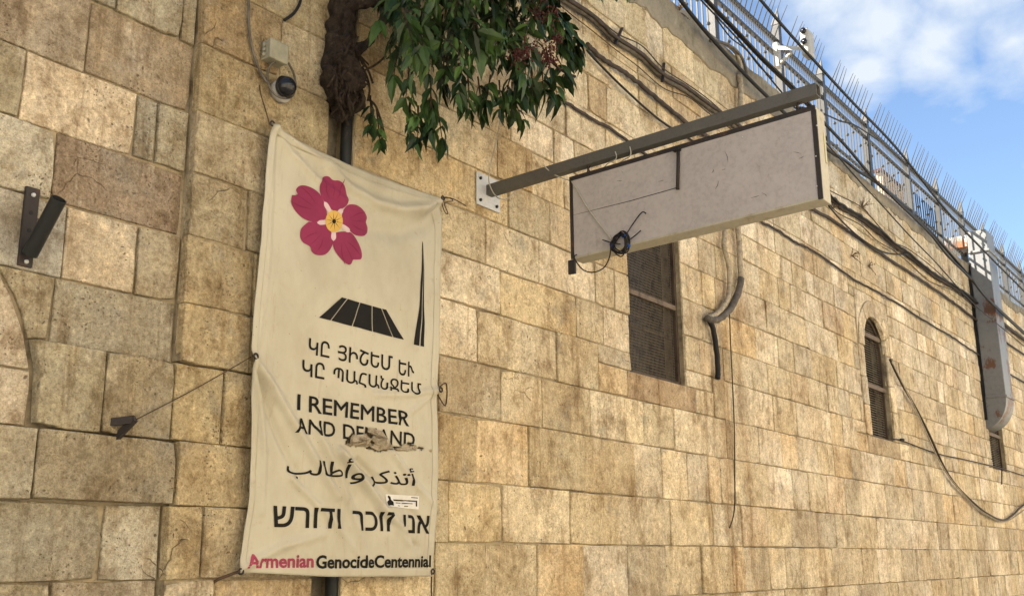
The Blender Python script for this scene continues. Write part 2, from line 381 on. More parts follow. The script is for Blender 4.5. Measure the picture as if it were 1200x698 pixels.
JR = {4: [510, 569, 630.5, 684, 737, 782, 823, 859, 873, 888, 902, 921, 944.5, 976, 998, 1012, 1029, 1041, 1058, 1075, 1087, 1101, 1114, 1124, 1135, 1145, 1159, 1170, 1183, 1193],
      5: [526, 589, 668, 727, 786, 836, 870, 899, 927, 956, 980, 1003, 1029, 1038, 1068, 1085, 1100, 1113, 1127, 1145, 1160, 1170, 1183, 1193],
      6: [559, 620, 686.5, 744, 776, 806, 831, 845, 861, 901, 929, 948, 970, 990, 1009, 1039, 1054, 1070, 1083, 1097, 1107, 1118, 1135],
      7: [514, 587, 635, 692.5, 733, 755, 790, 828, 852, 860, 890, 916, 935, 959, 978, 998, 1010, 1031, 1049, 1063, 1072, 1094, 1107, 1120],
      8: [559, 610, 653, 701, 836, 850, 857, 884, 907, 934, 948, 975, 988],
      9: [586, 676, 708, 820, 838, 848, 868, 900, 927, 947, 970, 983],
      10: [569, 632, 698, 720, 823, 846, 886, 913, 931, 951, 981, 993],
      11: [596, 645, 690, 823, 838, 872, 898, 935, 946],
      12: [583, 624, 662]}
RND = random.Random(3)
for i in range(len(ZR) - 1):
    z0, z1 = ZR[i], ZR[i + 1]; xs = [SLOT[1]]
    for p in JR.get(i, []):
        x = x_at(p, (z0 + z1) / 2)
        if x > xs[-1] + .07: xs.append(x)
    while xs[-1] < 40: xs.append(xs[-1] + RND.choice((RND.uniform(.24, .42), RND.uniform(.34, .68))))
    for a, c in zip(xs, xs[1:]):
        for r in rects_minus([(a, c, z0, z1)], holes):
            if r[1] - r[0] > .03 and r[3] - r[2] > .03: rect(*r)
rect(*SILL1, tone=(.46, .345, .215)); rect(*SILL2, tone=(.50, .40, .26))
# arched window surround
cx2, zs, ri, ro = 13.60, 4.2, .44, .655
for x0, x1 in ((RING[0], W2[0]), (W2[1], RING[1])):
    for z0, z1 in ((3.07, 3.45), (3.45, 3.80), (3.80, 4.2)): rect(x0, x1, z0, z1, y=-.008)
for k in range(7):
    a0, a1 = math.pi * k / 7, math.pi * (k + 1) / 7
    am = (a0 + a1) / 2
    stone([(cx2 + ri * math.cos(a0), zs + ri * math.sin(a0)), (cx2 + ro * math.cos(a0), zs + ro * math.sin(a0)), (cx2 + ro * math.cos(am), zs + ro * math.sin(am)), (cx2 + ro * math.cos(a1), zs + ro * math.sin(a1)), (cx2 + ri * math.cos(a1), zs + ri * math.sin(a1)), (cx2 + ri * math.cos(am), zs + ri * math.sin(am))], y=-.012)
for s in (-1, 1):
    arc = [(cx2 + s * ro * math.cos(a), zs + ro * math.sin(a)) for a in [math.pi / 2 * t / 6 for t in range(1, 7)]]
    pl = [(cx2 + s * .66, zs + .02)] + arc + [(cx2 + s * .0, RING[3]), (cx2 + s * .66, RING[3])]
    stone(pl if s > 0 else pl[::-1])
# left of the slot: recessed face, then the projecting pier strip
ZL = [0, .23, .55, .88, 1.20, 1.53, 1.865, 2.16, 2.53, 2.825, 3.16, 3.487, 3.815, 4.185, 4.55, 4.88, 5.2, 5.5, 5.8, 6.12, 6.50]
EDGE = 3.045
JL = {4: ([60], [250]), 5: ([122], [237]), 6: ([38, 202], []), 7: ([118], [205, 263]), 8: ([65], [294]), 9: ([163], [297]),
      10: ([68], [290]), 11: ([31, 163, 187], []), 12: ([107], []), 13: ([218], [330])}
arcx = lambda z: x_at(42, 2.16) - (0 if z < 2.3 else (z - 2.3) ** 2 * .75)
BR = {(10, 1): (.32, .25, .175), (12, 0): (.40, .34, .25), (12, 1): (.37, .30, .205), (11, 1): (.66, .55, .39), (7, 2): (.40, .33, .23), (9, 0): (.60, .51, .37), (9, 1): (.42, .36, .25)}
for i in range(len(ZL) - 1):
    z0, z1 = ZL[i], ZL[i + 1]; zm = (z0 + z1) / 2; la, lb = JL.get(i, ([], []))
    xs = [x_at(p, zm, .04) for p in la]
    if not xs: xs = [RND.uniform(2.2, 2.6)]
    while xs[0] > -6: xs.insert(0, xs[0] - RND.uniform(.35, .8))
    vis = len([x for x in xs if x > x_at(0, zm)])
    if i not in (6, 7): xs.append(EDGE)
    right = [x_at(p, zm) for p in lb]
    if i not in (6, 7): right = [EDGE] + right
    elif i == 7: xs += right; right = [xs[-1]]
    else: right = [xs[-1]]
    right = right + [SLOT[0]]
    for k, (a, c) in enumerate(zip(xs, xs[1:])):
        t = BR.get((i, k - (len(xs) - 2 - (len(la) if la else 1)) + (0 if i not in (6, 7) else 0)))
        rec = .062 if i not in (6, 7) else .012
        if a < 2.5 and c > 2.0 and 2.1 < zm < 2.9:              # cut by the old relieving arch
            zz = [z0 + (z1 - z0) * t_ / 3 for t_ in range(4)]
            if c > arcx(zm) + .1: stone([(c, z0), (c, z1)] + [(max(a, arcx(q)), q) for q in zz[::-1]], y=rec)
            continue
        if c < 2.3 and 2.1 < zm < 2.9: continue
        rect(a, c, z0, z1, y=rec, tone=t)
    for a, c in zip(right, right[1:]): rect(a, c, z0, z1, y=0)
for (z0, z1) in ((2.16, 2.40), (2.40, 2.85)):                    # stones inside the blocked arch
    zz = [z0 + (z1 - z0) * t_ / 3 for t_ in range(4)]
    stone([(1.5, z0)] + [(arcx(q) - .004, q) for q in zz] + [(1.5, z1)], y=.066, tone=(.56, .48, .36))
for x0, x1 in ((-6, -3.5), (-3.5, -1), (-1, 0), (0, .8), (.8, 1.5)): rect(x0, x1, 2.16, 2.50, y=.062); rect(x0, x1, 2.50, 2.85, y=.062)

def offset_poly(poly, d):
    n = len(poly); ar = sum(poly[i][0] * poly[(i + 1) % n][1] - poly[(i + 1) % n][0] * poly[i][1] for i in range(n)); s = 1 if ar > 0 else -1
    r = []
    for i in range(n):
        p = Vector(poly[i - 1]); q = Vector(poly[i]); t = Vector(poly[(i + 1) % n])
        e1 = (q - p).normalized(); e2 = (t - q).normalized(); n1 = Vector((-e1.y, e1.x)) * s; n2 = Vector((-e2.y, e2.x)) * s
        m = n1 + n2; m = m / max(.35, m.length_squared) * 2 if m.length > 1e-6 else n1
        r.append(q + m * d)
    return r
def stone_mb(poly, y, tone, gap, mb=None, big=True):
    mb = mb or MB(); mb.tone = tone
    P = offset_poly(poly, gap); n = len(P); out_ = []
    for i in range(n):
        a, c = P[i], P[(i + 1) % n]; ln = (c - a).length; k = (4 if ln > .34 else 3) if (big and ln > .16 and n < 6) else (2 if ln > .2 else 1)
        nr = Vector((-(c - a).y, (c - a).x)).normalized() if ln > 1e-6 else Vector((0, 0))
        for q in range(k):
            p = a.lerp(c, q / k)
            if q: p = p + nr * random.choice((random.uniform(-.0008, .002), random.uniform(0, .0055)))
            else:
                ce = sum(P, Vector((0, 0))) / n; p = p + (ce - p).normalized() * random.choice((.003, .006, .010, .020) if random.random() < .6 else (.002,))
            out_.append(p)
    m = len(out_); ch = min(.0075, .025 * math.sqrt(abs(max(p.x for p in P) - min(p.x for p in P))))
    mid = offset_poly([tuple(p) for p in out_], .0022); inn = offset_poly([tuple(p) for p in out_], ch * .75)
    back = y + .05; tx, tz = random.uniform(-.010, .010), random.uniform(-.012, .012); mx_ = sum(p.x for p in out_) / m; mz_ = sum(p.y for p in out_) / m
    tl = lambda p: max(-.004, min(.0045, tx * (p.x - mx_) + tz * (p.y - mz_)))
    vs = [(p.x, back, p.y) for p in out_] + [(p.x, y + .0042 + tl(p) + random.uniform(-.001, .002), p.y) for p in mid] + [(p.x, y + tl(p) + random.uniform(-.001, .001), p.y) for p in inn]
    ar = sum(out_[i].x * out_[(i + 1) % m].y - out_[(i + 1) % m].x * out_[i].y for i in range(m))
    fs = [(i, (i + 1) % m, (i + 1) % m + m, i + m) for i in range(m)] + [(i + m, (i + 1) % m + m, (i + 1) % m + 2 * m, i + 2 * m) for i in range(m)] + [tuple(range(2 * m, 3 * m))]
    if ar < 0: fs = [f[::-1] for f in fs]
    mb.add(vs, fs); return mb
def screen_area(poly, y):
    q = [PIX((p[0], y, p[1])) for p in poly]
    if any(p is None for p in q): return 0
    cx = min(1200, max(p[0] for p in q)) - max(0, min(p[0] for p in q)); cy = min(698, max(p[1] for p in q)) - max(0, min(p[1] for p in q))
    if cx <= 0 or cy <= 0: return 0
    return cx * cy
stones.sort(key=lambda s: -screen_area(s[0], s[1]))
rest = MB()
for k, (pl, y, t, gp) in enumerate(stones):
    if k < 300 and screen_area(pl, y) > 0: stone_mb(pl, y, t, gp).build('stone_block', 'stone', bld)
    else: stone_mb(pl, y, t, gp, rest, False)
rest.build('stone_courses', 'stone', bld, kind='stuff')
# mortar bed behind the stones, with the openings left out
b = MB()
for (x0, x1, z0, z1) in rects_minus([(-6, 40, 0, TOP + .05)], [W1, W2, W3, (SLOT[0], SLOT[1], -1, 9)]): b.box((x0, 0.0150 if x0 >= 4 else .0820, z0), (x1, .30, z1))
for (x0, x1, z0, z1) in ((EDGE + .01, SLOT[0] - .01, 2.54, 6.3), (EDGE + .01, SLOT[0] - .01, .01, 1.86)): b.box((x0, .0150, z0), (x1, .0819, z1))
b.build('mortar_bed', 'mortar', bld)
MB().box((SLOT[0] - .04, .16, 0), (SLOT[1] + .04, .2, 6.35)).build('slot_back', 'cement', bld)
MB().box((-6, .3, 0), (40, .31, 6.3)).build('wall_core', 'mortar', bld)
MB().box((-6, .31, 6.2), (40, 12, 6.32)).build('roof', 'roofing', bld)
# cement coping with a ragged lower edge
c = MB(); n = 460; xs = [-6 + 46 * i / n for i in range(n + 1)]
def topz(x): return 6.80 + .02 * math.sin(x * 3) + .02 * noise.noise(Vector((x * 4, 0, 0))) - .20 * min(1, max(0, (x - 10.6) / 2.8))
def lowz(x): return 6.43 + .09 * noise.noise(Vector((x * 1.6, 3, 0))) + .06 * noise.noise(Vector((x * 7, 3, 0))) - .0 * x
vs = []; fs = []
for x in xs:
    lz, tz = lowz(x), topz(x); mz = (lz + tz) / 2
    w = .012 * noise.noise(Vector((x * 5, 0, 1)))
    vs += [(x, .02, lz), (x, -.012, lz + .012), (x, -.022 + w, mz), (x, -.03 + w, tz - .03), (x, -.012, tz), (x, .32, tz + .01), (x, .36, 6.25)]
for i in range(n):
    for k in range(6): a = i * 7 + k; fs.append((a, a + 7, a + 8, a + 1))
c.add(vs, fs); c.sm = False; c.build('cement_coping', 'cement', bld)
# rows above 6.3 hidden by the coping; window fillings
def reveal(mb, w, y0=.024, y1=.34, t=.05):
    x0, x1, z0, z1 = w
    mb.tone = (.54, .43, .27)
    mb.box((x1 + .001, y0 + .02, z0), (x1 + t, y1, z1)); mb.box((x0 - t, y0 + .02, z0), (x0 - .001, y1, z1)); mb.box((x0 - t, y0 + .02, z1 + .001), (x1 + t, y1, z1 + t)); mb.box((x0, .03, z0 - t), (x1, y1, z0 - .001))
rv = MB(); reveal(rv, W1); reveal(rv, (W2[0], W2[1], W2[2], 4.66)); reveal(rv, W3); rv.build('window_reveals', 'stone', bld)
def window_mesh(w):
    x0, x1, z0, z1 = w
    f = MB(); t = .035
    f.box((x0, .055, z0), (x0 + t, .105, z1)).box((x1 - t, .055, z0), (x1, .105, z1)).box((x0 + t, .055, z0), (x1 - t, .105, z0 + t)).box((x0 + t, .055, z1 - t), (x1 - t, .105, z1))
    wo = f.build('window', 'brownframe', bld)
    for zz in (W(770, 352, .05).z,): MB().box((x0 + t, .050, zz - .026), (x1 - t, .078, zz + .016)).build('crossbar', 'barpaint', wo)
    for zz in (z0 + .42, z0 + 1.15): MB().box((x0 + t, .092, zz - .012), (x1 - t, .102, zz + .012)).build('inner_bar', 'brownframe', wo)
    m = MB(); nx, nz = 38, 54
    for i in range(1, nx):
        x = x0 + t + (x1 - x0 - 2 * t) * i / nx; m.box((x - .003, .080, z0 + t), (x + .003, .0835, z1 - t))
    for i in range(1, nz):
        z = z0 + t + (z1 - z0 - 2 * t) * i / nz; m.box((x0 + t, .084, z - .003), (x1 - t, .0875, z + .003))
    m.build('wire_screen', 'wiremesh', wo, kind='stuff')
    MB().box((x0, .20, z0), (x1, .21, z1)).build('pane', 'glass', wo)
window_mesh(W1)
def louvre_window(w, arch=False, bars=()):
    x0, x1, z0, z1 = w; t = .035; cxm = (x0 + x1) / 2; r = (x1 - x0) / 2
    zt = z1 - r if arch else z1
    f = MB(); f.box((x0, .07, z0), (x0 + t, .13, zt)).box((x1 - t, .07, z0), (x1, .13, zt)).box((x0 + t, .07, z0), (x1 - t, .13, z0 + t))
    if arch:
        for k in range(14):
            a0, a1 = math.pi * k / 14, math.pi * (k + 1) / 14
            pts = [(cxm + q * math.cos(a), zt + q * math.sin(a)) for q, a in ((r - t, a0), (r, a0), (r, a1), (r - t, a1))]
            f.prism(pts, .07, .13)
    else: f.box((x0 + t, .07, z1 - t), (x1 - t, .13, z1))
    wo = f.build('window', 'brownframe', bld)
    s = MB(); z = z0 + t + .01; rot = Matrix.Rotation(math.radians(38), 3, 'X')
    while z < z1 - t:
        hw = r - t if z < zt else math.sqrt(max(0, (r - t) ** 2 - (z - zt) ** 2))
        if hw > .05: s.box((cxm - hw, .090, z - .003), (cxm + hw, .118, z + .003), rot)
        z += .031
    s.build('louvre_slats', 'slat', wo, kind='stuff')
    for zz in bars:
        hw = r - .005 if zz < zt else math.sqrt(max(0, r ** 2 - (zz - zt) ** 2)) - .01
        MB().box((cxm - hw, .045, zz - .028), (cxm + hw, .075, zz + .028)).build('crossbar', 'barpaint', wo)
    MB().box((x0, .20, z0), (x1, .21, z1)).build('dark_backing', 'glass', wo)
louvre_window(W2, True, (W(1024, 396, .05).z, W(1029, 455, .05).z))
louvre_window(W3, False, (W(1160, 508, .05).z,))
print('stones', len(stones))
# ---------------------------------------------------------------- dark pipe in the slot
p = MB(); p.sm = True; p.tube([(4.14, .06, 0), (4.14, .06, 2), (4.145, .06, 4.4), (4.14, .06, 6.7)], .036, 12)
tagged(p.build('drain_pipe', 'black_paint'), 'black drain pipe running down the narrow slot behind the banner', 'pipe')
# ---------------------------------------------------------------- banner
BY = -.062
def seg_dist(x, z, line):
    best = 9; tt = 0; tot = len(line) - 1
    for i in range(tot):
        ax, az = line[i]; bx, bz = line[i + 1]; dx, dz = bx - ax, bz - az
        t = max(0, min(1, ((x - ax) * dx + (z - az) * dz) / (dx * dx + dz * dz))); d = math.hypot(x - ax - t * dx, z - az - t * dz)
        if d < best: best = d; tt = (i + t) / tot
    return best, tt
def wl(*pp): return [(W(a, b_, BY).x, W(a, b_, BY).z) for a, b_ in pp]
FOLDS = [(wl((517, 234), (497, 244), (470, 246), (440, 238), (412, 222), (385, 196)), .035, .032), (wl((516, 236), (500, 262), (470, 272), (430, 268)), .05, -.026),
         (wl((319, 149), (340, 178), (368, 208), (400, 232), (430, 242)), .022, .012), (wl((321, 150), (370, 184), (430, 214), (500, 235)), .018, .010),
         (wl((295, 420), (318, 452), (345, 498), (372, 545), (395, 580)), .028, .022), (wl((295, 420), (312, 470), (330, 520), (352, 560)), .022, -.016),
         (wl((295, 421), (303, 470), (308, 530), (306, 600)), .02, .016), (wl((398, 530), (430, 570), (462, 612), (480, 634)), .030, .024),
         (wl((420, 540), (455, 575), (490, 608)), .022, -.014), (wl((372, 505), (398, 560), (420, 620), (430, 660)), .024, .012),
         (wl((510, 457), (480, 462), (440, 462)), .018, .012), (wl((510, 458), (485, 480), (460, 497)), .016, .010), (wl((488, 640), (465, 618), (440, 600)), .02, -.010),
         (wl((283, 665), (330, 640), (380, 625)), .022, .012), (wl((320, 150), (318, 230), (312, 330), (300, 415)), .016, .010), (wl((516, 236), (514, 300), (512, 380), (511, 455)), .014, .009),
         (wl((340, 560), (390, 610), (420, 650)), .02, .009), (wl((460, 530), (480, 560), (506, 590)), .02, .012)]
def cloth_y(x, z):
    y = BY
    for ln, w, a in FOLDS:
        d, t = seg_dist(x, z, ln)
        if d < w * 3.2: y -= 1.7 * a * math.exp(-(d / w) ** 2) * (1 - .55 * t)
    y -= .012 * noise.noise(Vector((x * 2.2, z * 1.4, 4))) + .006 * noise.noise(Vector((x * 9, z * 7, 1)))
    return y
def lerp_path(path, t):
    t *= len(path) - 1; i = min(int(t), len(path) - 2); f = t - i
    return path[i][0] + (path[i + 1][0] - path[i][0]) * f, path[i][1] + (path[i + 1][1] - path[i][1]) * f
def sm2(pts): return [(v.x, v.y) for v in smooth([(a, b_, 0) for a, b_ in pts], 8)]
def resample(path, n=200):
    d = [0]
    for a, b_ in zip(path, path[1:]): d.append(d[-1] + math.hypot(b_[0] - a[0], b_[1] - a[1]))
    return [(np.interp(d[-1] * i / n, d, [q[0] for q in path]), np.interp(d[-1] * i / n, d, [q[1] for q in path])) for i in range(n + 1)]
EL = resample(sm2([(317, 146), (314, 180), (310, 235), (304, 300), (297, 370), (294, 418), (294, 450), (294, 500), (292, 555), (290, 595), (285, 630), (279, 673)]))
ER = resample(sm2([(517, 233), (516, 280), (515, 330), (514, 380), (512, 430), (511, 458), (513, 500), (512, 560), (510, 610), (508, 645), (506, 675)]))
ET = resample(sm2([(317, 146), (350, 166), (400, 189), (450, 209), (490, 224), (517, 233)]))
EB = resample(sm2([(279, 673), (300, 671), (380, 675), (450, 675), (506, 675)]))
for E_ in (EL, ER, ET, EB): E_[:] = [(W(a, b_, BY).x, W(a, b_, BY).z) for a, b_ in E_]
def coons(u, v):
    l, r, t, bb = lerp_path(EL, v), lerp_path(ER, v), lerp_path(ET, u), lerp_path(EB, u)
    o = []
    for k in (0, 1):
        o.append((1 - u) * l[k] + u * r[k] + (1 - v) * t[k] + v * bb[k] - ((1 - u) * (1 - v) * EL[0][k] + u * (1 - v) * ER[0][k] + (1 - u) * v * EL[-1][k] + u * v * ER[-1][k]))
    return o
def inside(x, z, poly):
    c = False; n = len(poly)
    for i in range(n):
        (x1, z1), (x2, z2) = poly[i], poly[i - 1]
        if (z1 > z) != (z2 > z) and x < (x2 - x1) * (z - z1) / (z2 - z1) + x1: c = not c
    return c
TEAR = [wl((403, 519), (412, 508), (424, 511), (430, 505), (434, 501), (446, 505), (455, 513), (462, 525), (452, 528), (441, 528), (425, 523), (412, 523)), wl((458, 522), (470, 523), (478, 518), (486, 521), (488, 526), (476, 527), (464, 527)), wl((489, 524), (494, 523), (498, 526), (490, 527)), wl((500, 526), (505, 526), (512, 529), (504, 529))]
ban = thing('banner', 'tall beige cloth banner with crimson flower and printed words in four scripts', 'banner', (W(400, 675).x, BY, W(400, 675).z))
nu, nv = 130, 210; vs = []; fs = []
for j in range(nv + 1):
    for i in range(nu + 1):
        x, z = coons(i / nu, j / nv); vs.append((x, cloth_y(x, z), z))
for j in range(nv):
    for i in range(nu):
        a = j * (nu + 1) + i; q = vs[a]; r = vs[a + nu + 2]; cx_, cz_ = (q[0] + r[0]) / 2 + random.uniform(-.004, .004), (q[2] + r[2]) / 2 + random.uniform(-.003, .003)
        if any(inside(cx_, cz_, T) for T in TEAR): continue
        fs.append((a, a + nu + 1, a + nu + 2, a + 1))
b = MB(); b.sm = True; b.add(vs, fs); cl = b.build('cloth', 'cloth', ban); sd = cl.modifiers.new('thickness', 'SOLIDIFY'); sd.thickness = .0015; sd.offset = 1
# hem: a doubled band along every edge, plus its stitching line
for (u0, u1, v0, v1) in ((.0, .032, 0, 1), (.968, 1, 0, 1), (0, 1, 0, .018), (0, 1, .978, 1)):
    vs = []; fs = []; a_, c_ = (4, 150) if u1 - u0 < .5 else (100, 4)
    for j in range(c_ + 1):
        for i in range(a_ + 1):
            x, z = coons(u0 + (u1 - u0) * i / a_, v0 + (v1 - v0) * j / c_); vs.append((x, cloth_y(x, z) - .0022, z))
    for j in range(c_):
        for i in range(a_): a = j * (a_ + 1) + i; fs.append((a, a + a_ + 1, a + a_ + 2, a + 1))
    b = MB(); b.sm = True; b.add(vs, fs); h = b.build('hem', 'cloth', ban); sd = h.modifiers.new('thickness', 'SOLIDIFY'); sd.thickness = .0015; sd.offset = 1
# torn flap, curled outward
def flap(poly, seed, droop):
    P_ = [(W(a, b_, BY).x, W(a, b_, BY).z) for a, b_ in poly]; cx_ = sum(p[0] for p in P_) / len(P_); cz_ = sum(p[1] for p in P_) / len(P_)
    vs = []; fs = []; n = len(P_); R = 7
    for r in range(R + 1):
        for i in range(n):
            f = r / R; x = cx_ + (P_[i][0] - cx_) * f; z = cz_ + (P_[i][1] - cz_) * f
            y = cloth_y(x, z) - .008 - droop * (1 - f) * (1 + .5 * math.sin(i * 1.9 + seed)) - .026 * noise.noise(Vector((x * 34, z * 34, seed)))
            vs.append((x, y, z))
    for r in range(R):
        for i in range(n): a = r * n + i; c_ = r * n + (i + 1) % n; fs.append((a, c_, c_ + n, a + n))
    b = MB(); b.add(vs, fs); b.build('torn_flap', 'clothback', ban)
flap([(402, 520), (410, 519), (409, 514), (413, 509), (421, 509), (428, 508), (431, 512), (437, 514), (432, 518), (439, 521), (430, 524), (416, 523), (408, 522)], 1.0, .030)
flap([(431, 501), (438, 502), (447, 505), (453, 511), (457, 517), (461, 525), (452, 526), (441, 528), (432, 523), (438, 520), (434, 514), (437, 510), (432, 506)], 2.3, .040)
flap([(460, 525), (468, 524), (474, 519), (480, 522), (486, 521), (488, 526), (478, 528), (466, 528)], 4.0, .008)
def onto(pts2, lift=.0018): return [(x, cloth_y(x, z) - lift, z) for x, z in pts2]
PB = .0042
def printed(name, poly, mat, k=3, lift=PB, sm=True):
    """flat print, laid on the cloth as a thin sheet"""
    q = [(W(a, b_, BY).x, W(a, b_, BY).z) for a, b_ in (sm2(poly + poly[:1])[:-1] if sm else poly)]
    n = len(q); ex = []
    for i in range(n):
        for t in range(k): ex.append((q[i][0] + (q[(i + 1) % n][0] - q[i][0]) * t / k, q[i][1] + (q[(i + 1) % n][1] - q[i][1]) * t / k))
    cx_ = sum(p[0] for p in ex) / len(ex); cz_ = sum(p[1] for p in ex) / len(ex); m = len(ex); vs = []; fs = []; R = 6
    for r in range(1, R + 1): vs += onto([(cx_ + (p[0] - cx_) * r / R, cz_ + (p[1] - cz_) * r / R) for p in ex], lift)
    vs += onto([(cx_, cz_)], lift)
    for i in range(m):
        fs.append((i, (i + 1) % m, R * m))
        for r in range(R - 1): a = r * m + i; c_ = r * m + (i + 1) % m; fs.append((a, a + m, c_ + m, c_))
    b = MB(); b.sm = True; b.add(vs, fs); return b.build(name, mat, ban)
def c6(pts): return [(300 + a / 3.99, 175 + b_ / 3.99) for a, b_ in pts]
petals = [[(292, 195), (295, 155), (312, 130), (335, 128), (355, 145), (380, 150), (405, 172), (422, 210), (426, 255), (402, 277), (372, 292), (335, 272), (302, 228)],
          [(165, 215), (190, 212), (185, 190), (200, 172), (228, 170), (265, 185), (295, 215), (318, 265), (325, 315), (300, 335), (250, 338), (205, 315), (172, 275), (161, 245)],
          [(240, 340), (280, 340), (320, 348), (350, 395), (357, 430), (340, 470), (310, 495), (275, 495), (255, 480), (245, 455), (215, 435), (202, 405), (208, 370)],
          [(362, 392), (400, 385), (440, 392), (470, 430), (487, 475), (485, 512), (465, 517), (448, 518), (440, 535), (425, 540), (395, 520), (365, 480), (355, 450), (358, 420)],
          [(400, 290), (430, 260), (465, 262), (500, 285), (518, 315), (518, 340), (530, 365), (525, 390), (500, 405), (460, 402), (430, 380), (400, 355), (395, 320)]]
for q in petals: printed('petal', c6(q), 'pink')
cc = (358, 338)
for q in petals:                                                    # the darker inner veins of each printed petal
    far = max(q, key=lambda p: (p[0] - cc[0]) ** 2 + (p[1] - cc[1]) ** 2); mx, mz = (sum(p[0] for p in q) / len(q), sum(p[1] for p in q) / len(q))
    for s in (-1, 0, 1):
        dx, dz = mx - cc[0], mz - cc[1]; ln = math.hypot(dx, dz); nx, nz = -dz / ln, dx / ln
        a = (mx - dx * .30 + nx * s * 12, mz - dz * .30 + nz * s * 12); e = (mx + dx * .42 + nx * s * 42, mz + dz * .42 + nz * s * 42); m_ = ((a[0] + e[0]) / 2 + nx * s * 8, (a[1] + e[1]) / 2 + nz * s * 8)
        w_ = 2.2
        printed('petal_vein', c6([a, (m_[0] + nx * w_, m_[1] + nz * w_), e, (m_[0] - nx * w_, m_[1] - nz * w_)]), 'deep', 2, PB + .0006)
for (a, e) in (((312, 246), (345, 300)), ((402, 280), (368, 312)), ((278, 345), (330, 342)), ((357, 430), (358, 378)), ((434, 388), (392, 355))):
    dx, dz = e[0] - a[0], e[1] - a[1]; ln = math.hypot(dx, dz); nx, nz = -dz / ln * 11, dx / ln * 11
    printed('pale_mark', c6([a, (a[0] + dx * .3 + nx, a[1] + dz * .3 + nz), (e[0] + nx * .6, e[1] + nz * .6), (e[0] - nx * .6, e[1] - nz * .6), (a[0] + dx * .3 - nx, a[1] + dz * .3 - nz)]), 'pale', 2, PB + .0012)
ring = lambda r1, r2, n=16: [(cc[0] + r1 * math.cos(2 * math.pi * i / n), cc[1] + r2 * math.sin(2 * math.pi * i / n)) for i in range(n)]
printed('flower_centre', c6(ring(41, 50)), 'yellow', 1, PB + .0018)
for k in range(10):
    a = 2 * math.pi * k / 10 + .2; u = (math.cos(a), math.sin(a)); v = (-u[1] * 1.6, u[0] * 1.6)
    printed('stamen', c6([(cc[0] + u[0] * 12 + v[0], cc[1] + u[1] * 12 + v[1]), (cc[0] + u[0] * 42, cc[1] + u[1] * 48), (cc[0] + u[0] * 12 - v[0], cc[1] + u[1] * 12 - v[1])]), 'rustdark', 1, PB + .0024, False)
printed('flower_eye', c6(ring(9, 11, 10)), 'black', 1, PB + .003)
# slabs and needle of the printed memorial
top_ = [(399, 348.5), (405.5, 350.3), (421, 354.5), (435.3, 358.5), (446.8, 361.5), (452, 362.8)]
bot_ = [(372, 372.2), (386.2, 375.6), (412, 382), (436.7, 388.2), (460.2, 394.7), (473, 398)]
for i in range(5):
    g_ = .55
    printed('slab', [(top_[i][0] + (g_ if i else 0), top_[i][1] + .1), (top_[i + 1][0] - (g_ if i < 4 else 0), top_[i + 1][1] - .1), (bot_[i + 1][0] - (g_ if i < 4 else 0), bot_[i + 1][1] - .1), (bot_[i][0] + (g_ if i else 0), bot_[i][1] + .1)], 'black', 3, PB, False)
printed('needle', [(495, 271), (492.6, 330), (490.0, 370), (484.2, 403.6), (490.3, 405), (493.0, 370), (494.6, 330)], 'black', 4, PB, False)
printed('needle', [(495.4, 275), (495.4, 330), (494.0, 370), (491.6, 405.3), (495.8, 406.3), (496.2, 370), (496.0, 330)], 'black', 4, PB, False)
